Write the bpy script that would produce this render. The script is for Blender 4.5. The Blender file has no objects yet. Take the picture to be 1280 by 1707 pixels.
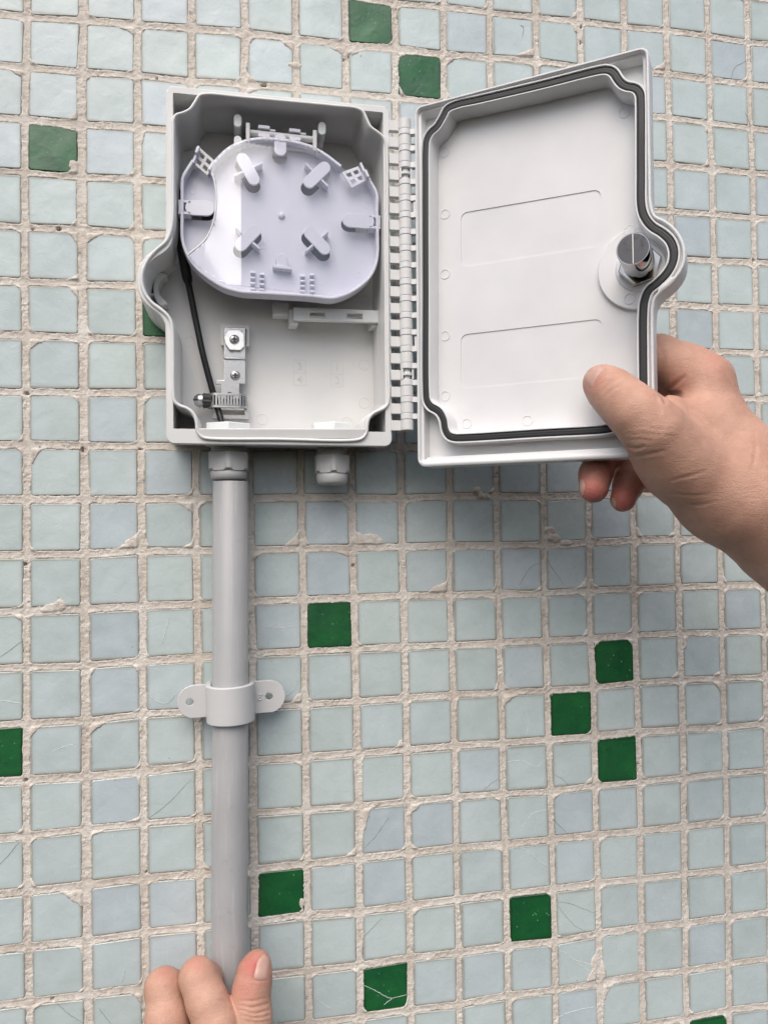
import bpy, bmesh, math, random
import numpy as np
from mathutils import Matrix, Vector, geometry
random.seed(7)
RNG = np.random.RandomState(11)
scene = bpy.context.scene
C = scene.collection
R = math.radians

# ------------------------------------------------------------------ camera
# wall frame: x right along the tiles, y up, z out of the wall (millimetres)
ROT = np.array([[0.982946, -0.016503, 0.183152], [-0.012228, -0.999626, -0.024442], [0.183487, 0.021785, -0.982781]])
TRA = np.array([-200.1078, -278.4393, 427.1308])
FPX = 1280.0
EYE = -ROT.T @ TRA
def W(p):                       # wall millimetres -> Blender metres
    return Vector((p[0]*.001, -p[2]*.001, p[1]*.001))
cam_data = bpy.data.cameras.new('camera')
cam = bpy.data.objects.new('camera', cam_data); C.objects.link(cam)
cx, cy, cz = W(ROT[0])*1000, W(-ROT[1])*1000, W(-ROT[2])*1000
m = Matrix((cx, cy, cz)).transposed().to_4x4(); m.translation = W(EYE)
cam.matrix_world = m
cam_data.sensor_fit = 'VERTICAL'; cam_data.sensor_height = 36.0
cam_data.lens = 36.0*FPX/1707.0
cam_data.clip_start = 0.01; cam_data.clip_end = 50
scene.camera = cam

# ------------------------------------------------------------------ light
SUN = np.array([-0.25, 0.83, 0.58]); SUN /= np.linalg.norm(SUN)      # wall frame, towards the sun
world = bpy.data.worlds.new('World'); scene.world = world; world.use_nodes = True
nt = world.node_tree; nt.nodes.clear()
sky = nt.nodes.new('ShaderNodeTexSky'); sky.sky_type = 'NISHITA'; sky.sun_disc = False
sd3 = W(SUN)*1000
sky.sun_elevation = math.asin(sd3.z); sky.sun_rotation = math.atan2(sd3.x, sd3.y)
sky.air_density = 1.0; sky.dust_density = 4.5; sky.ozone_density = 1.0
bg = nt.nodes.new('ShaderNodeBackground'); bg.inputs[1].default_value = 0.10
wo = nt.nodes.new('ShaderNodeOutputWorld')
nt.links.new(sky.outputs[0], bg.inputs[0]); nt.links.new(bg.outputs[0], wo.inputs[0])
sun_d = bpy.data.lights.new('sun', 'SUN'); sun_d.energy = 1.4; sun_d.angle = R(60); sun_d.color = (1.0, 0.978, 0.945)
sun = bpy.data.objects.new('sun', sun_d); C.objects.link(sun)
sun.rotation_euler = sd3.to_track_quat('Z', 'Y').to_euler(); sun.location = (0, -2, 2)
scene.view_settings.view_transform = 'Standard'; scene.view_settings.look = 'None'
scene.view_settings.exposure = 0.68; scene.view_settings.gamma = 1.0

# ------------------------------------------------------------------ rays from the photograph into the frames
def ray(px, py):
    d = ROT.T @ np.array([(px-640)/FPX, (py-853.5)/FPX, 1.0]); return EYE, d
def at(px, py, z):
    o, d = ray(px, py); return o + d*((z-o[2])/d[2])
BX0 = np.array([138.0, -152.0, 0.0]); PHI = R(-0.5)                   # junction box frame
BR = np.array([[math.cos(PHI), -math.sin(PHI), 0], [math.sin(PHI), math.cos(PHI), 0], [0, 0, 1]])
def bx(px, py, z):              # -> x, y in the box frame at height z
    q = BR.T @ (at(px, py, z)-BX0); return q[:2]
LTH = R(36.0)
_h = BR.T @ (at(692.8, 476, 47.0)-BX0)
LX0 = np.array([_h[0], 0.0, 47.0])                                    # hinge-side edge of the lid, in the box frame
LRM = np.array([[math.cos(LTH), 0, -math.sin(LTH)], [0, 1, 0], [math.sin(LTH), 0, math.cos(LTH)]])
def ld(px, py, w):              # -> u, v on the lid at height w above its rim plane
    o, d = ray(px, py)
    o2 = LRM.T @ (BR.T @ (o-BX0)-LX0); d2 = LRM.T @ (BR.T @ d)
    return (o2 + d2*((w-o2[2])/d2[2]))[:2]

# ------------------------------------------------------------------ materials
def new_mat(name, col=(.8, .8, .8), rough=.5, metal=0.0, spec=.5):
    mt = bpy.data.materials.new(name); mt.use_nodes = True
    b = mt.node_tree.nodes['Principled BSDF']
    b.inputs['Base Color'].default_value = (*col, 1); b.inputs['Roughness'].default_value = rough
    b.inputs['Metallic'].default_value = metal; b.inputs['Specular IOR Level'].default_value = spec
    mt.diffuse_color = (*col, 1)
    return mt, mt.node_tree, b
class G:                        # tiny node-graph helper
    def __init__(s, t): s.t = t
    def n(s, ty, **kw):
        o = s.t.nodes.new(ty)
        for k, v in kw.items():
            if k.startswith('i_'):
                o.inputs[int(k[2:]) if k[2:].isdigit() else k[2:]].default_value = v
            else: setattr(o, k, v)
        return o
    def l(s, a, b): s.t.links.new(a, b)
    def noise(s, vec, scale, detail=4, rough=.55, dist=0.0):
        o = s.n('ShaderNodeTexNoise'); o.inputs['Scale'].default_value = scale; o.inputs['Detail'].default_value = detail
        o.inputs['Roughness'].default_value = rough; o.inputs['Distortion'].default_value = dist
        if vec is not None: s.l(vec, o.inputs['Vector'])
        return o
    def ramp(s, fac, stops):
        o = s.n('ShaderNodeValToRGB'); e = o.color_ramp.elements
        while len(e) < len(stops): e.new(.5)
        for k, (p, c) in enumerate(stops):
            e[k].position = p; e[k].color = (*c, 1) if len(c) == 3 else c
        s.l(fac, o.inputs[0]); return o
    def mix(s, fac, a, b, mode='MIX'):
        o = s.n('ShaderNodeMix', data_type='RGBA', blend_type=mode)
        for sock, v in ((o.inputs[0], fac), (o.inputs[6], a), (o.inputs[7], b)):
            if isinstance(v, (int, float)): sock.default_value = v
            elif isinstance(v, tuple): sock.default_value = (*v, 1)
            else: s.l(v, sock)
        return o.outputs[2]
    def math(s, op, a, b=None):
        o = s.n('ShaderNodeMath', operation=op)
        for k, v in enumerate((a, b)):
            if v is None: continue
            if isinstance(v, (int, float)): o.inputs[k].default_value = v
            else: s.l(v, o.inputs[k])
        return o.outputs[0]
    def bump(s, h, dist, strength=1.0, normal=None):
        o = s.n('ShaderNodeBump'); o.inputs['Distance'].default_value = dist; o.inputs['Strength'].default_value = strength
        s.l(h, o.inputs['Height'])
        if normal is not None: s.l(normal, o.inputs['Normal'])
        return o.outputs[0]

def tile_mat(name, kind, dirty=True):
    mt, t, b = new_mat(name, (.5, .6, .6), .3)
    g = G(t); geo = g.n('ShaderNodeNewGeometry').outputs['Position']; oi = g.n('ShaderNodeObjectInfo')
    tc = g.n('ShaderNodeTexCoord').outputs['Object']
    cloud = g.noise(geo, 55, 4, .55, .4); fine = g.noise(geo, 420, 3, .6)
    spk = g.n('ShaderNodeTexVoronoi', i_Scale=260.0); g.l(geo, spk.inputs['Vector'])
    spk2 = g.n('ShaderNodeTexVoronoi', i_Scale=95.0); g.l(geo, spk2.inputs['Vector'])
    if kind == 'pale':
        tint = g.ramp(oi.outputs['Random'], [(0, (.445, .525, .52)), (.25, (.475, .55, .535)), (.5, (.45, .52, .53)), (.72, (.43, .505, .49)), (.88, (.46, .525, .55)), (1, (.395, .46, .49))])
        c = g.mix(g.ramp(cloud.outputs[0], [(.35, (0, 0, 0)), (.7, (1, 1, 1))]).outputs[0], tint.outputs[0], g.mix(.22, tint.outputs[0], (.72, .78, .83)))
        c = g.mix(g.math('MULTIPLY', fine.outputs[0], .10), c, (.36, .47, .46))
        dots = g.ramp(spk.outputs['Distance'], [(.045, (1, 1, 1)), (.09, (0, 0, 0))]).outputs[0]
        gate = g.ramp(g.noise(geo, 33, 2).outputs[0], [(.55, (0, 0, 0)), (.62, (1, 1, 1))]).outputs[0]
        c = g.mix(g.math('MULTIPLY', g.math('MULTIPLY', dots, gate), .55), c, (.82, .87, .86))
        dk = g.ramp(spk2.outputs['Distance'], [(.022, (1, 1, 1)), (.045, (0, 0, 0))]).outputs[0]
        dgate = g.ramp(g.noise(geo, 21, 2).outputs[0], [(.52, (0, 0, 0)), (.56, (1, 1, 1))]).outputs[0]
        c = g.mix(g.math('MULTIPLY', g.math('MULTIPLY', dk, dgate), .7), c, (.10, .10, .09))
        edge = (.30, .295, .26)
    else:
        tint = g.ramp(oi.outputs['Random'], [(0, (.012, .105, .030)), (1, (.020, .130, .040))])
        c = g.mix(g.ramp(cloud.outputs[0], [(.35, (0, 0, 0)), (.7, (1, 1, 1))]).outputs[0], tint.outputs[0], (.010, .075, .028))
        dots = g.ramp(spk.outputs['Distance'], [(.07, (1, 1, 1)), (.13, (0, 0, 0))]).outputs[0]
        gate = g.ramp(g.noise(geo, 120, 2).outputs[0], [(.44, (0, 0, 0)), (.52, (1, 1, 1))]).outputs[0]
        c = g.mix(g.math('MULTIPLY', g.math('MULTIPLY', dots, gate), .6), c, (.28, .46, .30))
        dk = g.ramp(spk2.outputs['Distance'], [(.03, (1, 1, 1)), (.06, (0, 0, 0))]).outputs[0]
        c = g.mix(g.math('MULTIPLY', dk, .8), c, (.004, .02, .008))
        edge = (.012, .05, .02)
    sx = g.n('ShaderNodeSeparateXYZ'); g.l(tc, sx.inputs[0])
    mx = g.math('MAXIMUM', g.math('ABSOLUTE', sx.outputs[0]), g.math('ABSOLUTE', sx.outputs[1]))
    e = g.ramp(g.math('MULTIPLY', mx, 50.0), [(.52, (0, 0, 0)), (.588, (.25, .25, .25)), (.618, (1, 1, 1))])   # dirt caught along the edges
    dirt = g.math('MULTIPLY', e.outputs[0], g.math('ADD', .35, g.math('MULTIPLY', g.noise(geo, 160, 2).outputs[0], .8)))
    c = g.mix(dirt if dirty else 0.0, c, edge)
    g.l(c, b.inputs['Base Color'])
    wav = g.noise(geo, 130, 2, .5, .6); wav2 = g.noise(geo, 38, 1)
    nb = g.bump(wav.outputs[0], .0010, .19); nb = g.bump(wav2.outputs[0], .004, .20, nb); nb = g.bump(fine.outputs[0], .0003, .12, nb)
    pit = g.ramp(spk.outputs['Distance'], [(.03, (0, 0, 0)), (.12, (1, 1, 1))]).outputs[0]
    nb = g.bump(pit, .0002, .35, nb)
    g.l(nb, b.inputs['Normal'])
    g.l(g.ramp(g.noise(geo, 90, 4).outputs[0], [(.3, (.20, .20, .20)), (.75, (.40, .40, .40))]).outputs[0], b.inputs['Roughness'])
    if kind == 'pale':
        b.inputs['Subsurface Weight'].default_value = 0.0
    return mt
def grout_mat():
    mt, t, b = new_mat('grout', (.45, .40, .36), .95, spec=.2); g = G(t)
    geo = g.n('ShaderNodeNewGeometry').outputs['Position']
    big = g.noise(geo, 26, 5, .6); mid = g.noise(geo, 190, 5, .7); fin = g.noise(geo, 900, 4, .7)
    mp = g.n('ShaderNodeMapping'); mp.inputs['Rotation'].default_value = (0, R(38), 0); mp.inputs['Scale'].default_value = (1, 1, 7); g.l(geo, mp.inputs['Vector'])
    stre = g.noise(mp.outputs[0], 150, 3, .7)
    c = g.ramp(big.outputs[0], [(.28, (.50, .445, .385)), (.5, (.615, .565, .505)), (.72, (.69, .655, .60))]).outputs[0]
    c = g.mix(g.ramp(mid.outputs[0], [(.30, (1, 1, 1)), (.47, (0, 0, 0))]).outputs[0], c, (.40, .345, .295))
    c = g.mix(g.math('MULTIPLY', g.ramp(stre.outputs[0], [(.5, (0, 0, 0)), (.68, (1, 1, 1))]).outputs[0], .35), c, (.42, .36, .31))
    c = g.mix(g.math('MULTIPLY', g.ramp(g.noise(geo, 75, 3).outputs[0], [(.55, (0, 0, 0)), (.7, (1, 1, 1))]).outputs[0], .5), c, (.74, .71, .66))
    c = g.mix(g.math('MULTIPLY', g.ramp(g.noise(geo, 48, 3).outputs[0], [(.55, (0, 0, 0)), (.68, (1, 1, 1))]).outputs[0], .3), c, (.58, .485, .44))
    g.l(c, b.inputs['Base Color'])
    nb = g.bump(mid.outputs[0], .0006, .7); nb = g.bump(fin.outputs[0], .0003, .7, nb); nb = g.bump(stre.outputs[0], .0006, .4, nb)
    g.l(nb, b.inputs['Normal']); return mt
def plastic(name, col, rough=.42, grain=.25, spec=.45, var=.03, streak=0.0):
    mt, t, b = new_mat(name, col, rough, spec=spec); g = G(t)
    tc = g.n('ShaderNodeTexCoord').outputs['Object']
    f = g.noise(tc, 1500, 3, .6); big = g.noise(tc, 30, 4)
    dk = tuple(v*(1-2.2*var) for v in col); lt = tuple(min(1, v*(1+var)) for v in col)
    c = g.ramp(big.outputs[0], [(.3, dk), (.7, lt)]).outputs[0]
    sm = g.ramp(g.noise(tc, 140, 5, .7).outputs[0], [(.62, (0, 0, 0)), (.75, (1, 1, 1))]).outputs[0]
    c = g.mix(g.math('MULTIPLY', sm, .10), c, tuple(v*.72 for v in col))
    if streak:                  # faint lengthwise scuffs and dust
        mp = g.n('ShaderNodeMapping'); mp.inputs['Scale'].default_value = (1, .05, 1); g.l(tc, mp.inputs['Vector'])
        ln = g.noise(mp.outputs[0], 420, 4, .7)
        c = g.mix(g.math('MULTIPLY', g.ramp(ln.outputs[0], [(.54, (0, 0, 0)), (.70, (1, 1, 1))]).outputs[0], streak), c, tuple(min(1, v*1.5) for v in col))
        c = g.mix(g.math('MULTIPLY', g.ramp(g.noise(tc, 90, 6, .75).outputs[0], [(.58, (0, 0, 0)), (.66, (1, 1, 1))]).outputs[0], streak), c, tuple(v*.75 for v in col))
    g.l(c, b.inputs['Base Color'])
    g.l(g.ramp(g.noise(tc, 60, 4).outputs[0], [(.3, (rough*.85,)*3), (.75, (min(1, rough*1.2),)*3)]).outputs[0], b.inputs['Roughness'])
    g.l(g.bump(f.outputs[0], .00005, grain), b.inputs['Normal']); return mt
def metal(name, col, rough, scratch=.3):
    mt, t, b = new_mat(name, col, rough, 1.0); g = G(t)
    tc = g.n('ShaderNodeTexCoord').outputs['Object']
    n1 = g.noise(tc, 300, 5, .7); n2 = g.noise(tc, 1800, 2)
    g.l(g.ramp(n1.outputs[0], [(.3, (rough*.6,)*3), (.75, (min(1, rough*1.9),)*3)]).outputs[0], b.inputs['Roughness'])
    g.l(g.bump(n2.outputs[0], .00004, scratch), b.inputs['Normal'])
    c = g.mix(g.math('MULTIPLY', g.ramp(n1.outputs[0], [(.55, (0, 0, 0)), (.7, (1, 1, 1))]).outputs[0], .35), col, tuple(v*.6 for v in col))
    g.l(c, b.inputs['Base Color']); return mt
M = {}
M['pale'] = tile_mat('pale_glass_tile', 'pale'); M['green'] = tile_mat('green_glass_tile', 'green')
M['pale_far'] = tile_mat('pale_glass_tile_far', 'pale', False); M['green_far'] = tile_mat('green_glass_tile_far', 'green', False)
M['grout'] = grout_mat()
M['shell'] = plastic('light_grey_abs', (.66, .66, .65))
M['lid'] = plastic('lid_abs', (.68, .68, .685), .38)
M['tray'] = plastic('tray_plastic', (.68, .685, .76), .33, .15)
M['tray_grey'] = plastic('tray_bracket_plastic', (.60, .595, .60), .4, .15)
M['gland'] = plastic('gland_nylon', (.50, .50, .49), .5)
M['nut'] = plastic('white_nylon', (.66, .68, .68), .4)
M['pipe'] = plastic('grey_pvc', (.34, .34, .345), .34, .12, streak=.35)
M['clip'] = plastic('clip_pvc', (.56, .56, .56), .38, .15)
M['gasket'] = plastic('black_rubber', (.022, .022, .024), .5, .3)
M['cable'] = plastic('cable_jacket', (.008, .008, .009), .38, .2)
M['chrome'] = metal('chrome', (.42, .42, .42), .08, .1)
M['lockface'] = metal('lock_face', (.085, .085, .09), .34, .5)
M['steel'] = metal('zinc_steel', (.50, .50, .50), .30, .5)
M['bright_steel'] = metal('bright_steel', (.82, .82, .81), .34, .4)
M['dark'] = new_mat('dark_plastic_and_shade', (.03, .032, .035), .6)[0]
M['lit'] = new_mat('paint_line', (.75, .75, .73), .6)[0]

# ------------------------------------------------------------------ mesh helpers (millimetres in, metres out)
def tag(o, label=None, cat=None, group=None, kind=None):
    if label: o['label'] = label
    if cat: o['category'] = cat
    if group: o['group'] = group
    if kind: o['kind'] = kind
    return o
WALLROT = R(90)
def root(name, loc, rz=0.0):
    o = bpy.data.objects.new(name, None); o.empty_display_size = .02; C.objects.link(o)
    o.matrix_world = Matrix.Translation(W(loc)) @ Matrix.Rotation(WALLROT, 4, 'X') @ Matrix.Rotation(rz, 4, 'Z')
    return o
def fillet(pts, rad, seg=6):
    out = []; n = len(pts)
    rad = [rad]*n if isinstance(rad, (int, float)) else rad
    for i in range(n):
        p = np.array(pts[i], float); a = np.array(pts[i-1], float); b = np.array(pts[(i+1) % n], float)
        u = a-p; v = b-p; lu = np.linalg.norm(u); lv = np.linalg.norm(v); u /= lu; v /= lv
        c = float(np.clip(u @ v, -1, 1)); th = math.acos(c); r = rad[i]
        if r <= 0 or th > 3.1: out.append(p); continue
        d = min(r/math.tan(th/2), .49*lu, .49*lv); r = d*math.tan(th/2)
        bis = (u+v)/np.linalg.norm(u+v); cen = p+bis*(r/math.sin(th/2))
        s = p+u*d-cen; e = p+v*d-cen
        a0 = math.atan2(s[1], s[0]); a1 = math.atan2(e[1], e[0]); da = (a1-a0+math.pi) % (2*math.pi)-math.pi
        for k in range(seg+1):
            q = a0+da*k/seg; out.append(cen+r*np.array([math.cos(q), math.sin(q)]))
    return ccw(np.array(out))
def area(p): return .5*float(np.sum(p[:, 0]*np.roll(p[:, 1], -1)-np.roll(p[:, 0], -1)*p[:, 1]))
def ccw(p): return p if area(p) > 0 else p[::-1].copy()
def spline(pts, step=1.2, closed=True):            # Catmull-Rom through points, resampled evenly
    P = np.array(pts, float); n = len(P); out = []
    for i in range(n if closed else n-1):
        if closed: a, b, c, d = P[i-1], P[i], P[(i+1) % n], P[(i+2) % n]
        else: a, b, c, d = P[max(i-1, 0)], P[i], P[i+1], P[min(i+2, n-1)]
        # centripetal
        t0 = 0; t1 = t0+max(np.linalg.norm(b-a)**.5, 1e-4); t2 = t1+max(np.linalg.norm(c-b)**.5, 1e-4); t3 = t2+max(np.linalg.norm(d-c)**.5, 1e-4)
        if np.allclose(a, b): a = b-(c-b); t1 = t0+np.linalg.norm(b-a)**.5; t2 = t1+np.linalg.norm(c-b)**.5; t3 = t2+max(np.linalg.norm(d-c)**.5, 1e-4)
        if np.allclose(c, d): d = c+(c-b); t3 = t2+np.linalg.norm(d-c)**.5
        k = max(2, int(np.linalg.norm(c-b)/step)+1)
        for s in range(k):
            t = t1+(t2-t1)*s/k
            A1 = (t1-t)/(t1-t0)*a+(t-t0)/(t1-t0)*b; A2 = (t2-t)/(t2-t1)*b+(t-t1)/(t2-t1)*c; A3 = (t3-t)/(t3-t2)*c+(t-t2)/(t3-t2)*d
            B1 = (t2-t)/(t2-t0)*A1+(t-t0)/(t2-t0)*A2; B2 = (t3-t)/(t3-t1)*A2+(t-t1)/(t3-t1)*A3
            out.append((t2-t)/(t2-t1)*B1+(t-t1)/(t2-t1)*B2)
    if not closed: out.append(P[-1])
    out = np.array(out)
    return ccw(out) if closed and P.shape[1] == 2 else out
def normals2(p, closed=True):
    if closed: d0 = p-np.roll(p, 1, 0); d1 = np.roll(p, -1, 0)-p
    else:
        d1 = np.vstack([p[1:]-p[:-1], p[-1:]-p[-2:-1]]); d0 = np.vstack([p[1:2]-p[:1], p[1:]-p[:-1]])
    d0 = d0/np.linalg.norm(d0, axis=1)[:, None]; d1 = d1/np.linalg.norm(d1, axis=1)[:, None]
    n0 = np.c_[d0[:, 1], -d0[:, 0]]; n1 = np.c_[d1[:, 1], -d1[:, 0]]
    s = n0+n1; s /= np.linalg.norm(s, axis=1)[:, None]
    return s/np.clip(np.sum(s*n0, axis=1), .6, 1)[:, None]
def offset(p, d): return p+normals2(p)*d
class MB:
    def __init__(s): s.v = []; s.f = []
    def add(s, v, f):
        o = len(s.v); s.v += [tuple(map(float, q)) for q in v]; s.f += [tuple(o+i for i in q) for q in f]; return s
    def sweep(s, path, prof, closed=True, loop=True, scale=None):
        n = normals2(path, closed); N = len(path); v = []; f = []
        for (o, z) in prof:
            oo = o if scale is None else (o*scale)[:, None]
            q = path+n*oo
            v += [(a, b, z) for a, b in q]
        m = len(prof)
        for k in range(m if loop else m-1):
            k2 = (k+1) % m
            for i in range(N if closed else N-1):
                j = (i+1) % N; f.append((k*N+i, k*N+j, k2*N+j, k2*N+i))
        if not closed and loop:
            f.append(tuple(k*N for k in range(m))); f.append(tuple(k*N+N-1 for k in reversed(range(m))))
        return s.add(v, f)
    def plate(s, outer, z0, z1, holes=()):
        loops = [np.array(outer)]+[np.array(h) for h in holes]
        tri = geometry.tessellate_polygon([[Vector((a, b, 0)) for a, b in L] for L in loops])
        flat = [q for L in loops for q in L]; n = len(flat)
        v = [(a, b, z1) for a, b in flat]+[(a, b, z0) for a, b in flat]
        f = [tuple(t) for t in tri]+[tuple(i+n for i in reversed(t)) for t in tri]
        o = 0
        for L in loops:
            k = len(L)
            for i in range(k): j = (i+1) % k; f.append((o+i, o+j, o+j+n, o+i+n))
            o += k
        return s.add(v, f)
    def prism(s, outer, z0, z1):
        n = len(outer); v = [(a, b, z0) for a, b in outer]+[(a, b, z1) for a, b in outer]
        f = [tuple(range(n))[::-1], tuple(range(n, 2*n))]+[(i, (i+1) % n, (i+1) % n+n, i+n) for i in range(n)]
        return s.add(v, f)
    def box(s, x0, x1, y0, y1, z0, z1): return s.prism([(x0, y0), (x1, y0), (x1, y1), (x0, y1)], z0, z1)
    def lathe(s, prof, seg=32, axis='z', loc=(0, 0, 0), cap=True):
        v = []; f = []; m = len(prof)
        for (r, h) in prof:
            for k in range(seg):
                a = 2*math.pi*k/seg; x, y = r*math.cos(a), r*math.sin(a)
                q = {'z': (x, y, h), 'y': (x, h, y), 'x': (h, x, y)}[axis]
                v.append((q[0]+loc[0], q[1]+loc[1], q[2]+loc[2]))
        for i in range(m-1):
            for k in range(seg): j = (k+1) % seg; f.append((i*seg+k, i*seg+j, (i+1)*seg+j, (i+1)*seg+k))
        if cap: f += [tuple(range(seg))[::-1], tuple((m-1)*seg+k for k in range(seg))]
        return s.add(v, f)
    def tube(s, pts, r, seg=12):
        P = np.array(pts, float); N = len(P); rr = np.full(N, r, float) if np.isscalar(r) else np.array(r, float)
        t = np.gradient(P, axis=0); t /= np.linalg.norm(t, axis=1)[:, None]
        u = np.cross(t[0], [0.3, .2, 1.]); u /= np.linalg.norm(u); v = []; f = []
        for i in range(N):
            u = u-t[i]*(u@t[i]); u /= np.linalg.norm(u); w = np.cross(t[i], u)
            for k in range(seg):
                a = 2*math.pi*k/seg; v.append(P[i]+rr[i]*(math.cos(a)*u+math.sin(a)*w))
        for i in range(N-1):
            for k in range(seg): j = (k+1) % seg; f.append((i*seg+k, i*seg+j, (i+1)*seg+j, (i+1)*seg+k))
        f += [tuple(range(seg))[::-1], tuple((N-1)*seg+k for k in range(seg))]
        return s.add(v, f)
    def xf(s, fn, start=0):
        s.v[start:] = [tuple(fn(np.array(q))) for q in s.v[start:]]; return s
    def build(s, name, mat, parent=None, bev=0.0, smooth=32, seg=2, weld=True):
        me = bpy.data.meshes.new(name); me.from_pydata([(a*.001, b*.001, c*.001) for a, b, c in s.v], [], s.f)
        bm = bmesh.new(); bm.from_mesh(me)
        if weld: bmesh.ops.remove_doubles(bm, verts=bm.verts, dist=1e-6)
        bmesh.ops.recalc_face_normals(bm, faces=bm.faces); bm.to_mesh(me); bm.free()
        me.polygons.foreach_set('use_smooth', [True]*len(me.polygons)); me.set_sharp_from_angle(angle=R(smooth))
        me.materials.append(mat)
        o = bpy.data.objects.new(name, me); C.objects.link(o)
        if parent: o.parent = parent
        if bev > 0:
            b = o.modifiers.new('bevel', 'BEVEL'); b.width = bev*.001; b.segments = seg; b.limit_method = 'ANGLE'; b.angle_limit = R(35)
            b.harden_normals = False
        return o
def circle(cx, cy, r, n=32): return np.array([(cx+r*math.cos(2*math.pi*k/n), cy+r*math.sin(2*math.pi*k/n)) for k in range(n)])
def obround(a, b, r, n=8):
    a = np.array(a, float); b = np.array(b, float); t = math.atan2(*(b-a)[::-1]); out = []
    for c, s in ((b, -1), (a, 1)):
        for k in range(n+1):
            q = t+s*math.pi/2+math.pi*k/n if s < 0 else t+math.pi/2+math.pi*k/n
            out.append(c+r*np.array([math.cos(q), math.sin(q)]))
    return ccw(np.array(out))
def rrect(x0, x1, y0, y1, r, seg=5): return fillet([(x0, y0), (x1, y0), (x1, y1), (x0, y1)], r, seg)
def text_mesh(body, size, depth):
    cu = bpy.data.curves.new('lettering', 'FONT'); cu.body = body; cu.size = size*.001; cu.extrude = depth*.0005; cu.align_x = 'CENTER'; cu.align_y = 'CENTER'
    cu.resolution_u = 3
    tmp = bpy.data.objects.new('lettering', cu); C.objects.link(tmp)
    me = bpy.data.meshes.new_from_object(tmp.evaluated_get(bpy.context.evaluated_depsgraph_get()))
    bpy.data.objects.remove(tmp); bpy.data.curves.remove(cu); return me
def linked(name, me, mat, parent, loc, rot=(0, 0, 0)):
    me.materials.clear(); me.materials.append(mat)
    o = bpy.data.objects.new(name, me); C.objects.link(o); o.parent = parent
    o.location = (loc[0]*.001, loc[1]*.001, loc[2]*.001); o.rotation_euler = rot; return o
def fbm(x, y, scale, octv=4, gain=.55, seed=0):
    out = np.zeros_like(x); amp = 1.0; tot = 0
    for k in range(octv):
        rs = np.random.RandomState(seed*31+k); T = rs.rand(256, 256).astype(np.float32)
        u = x/scale*2**k+17.3*k; v = y/scale*2**k+9.1*k
        i = np.floor(u).astype(int); j = np.floor(v).astype(int); fu = u-i; fv = v-j
        fu = fu*fu*(3-2*fu); fv = fv*fv*(3-2*fv); i0 = i & 255; i1 = (i+1) & 255; j0 = j & 255; j1 = (j+1) & 255
        out += amp*((T[i0, j0]*(1-fu)+T[i1, j0]*fu)*(1-fv)+(T[i0, j1]*(1-fu)+T[i1, j1]*fu)*fv); tot += amp; amp *= gain
    return out/tot          # 0..1

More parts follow.
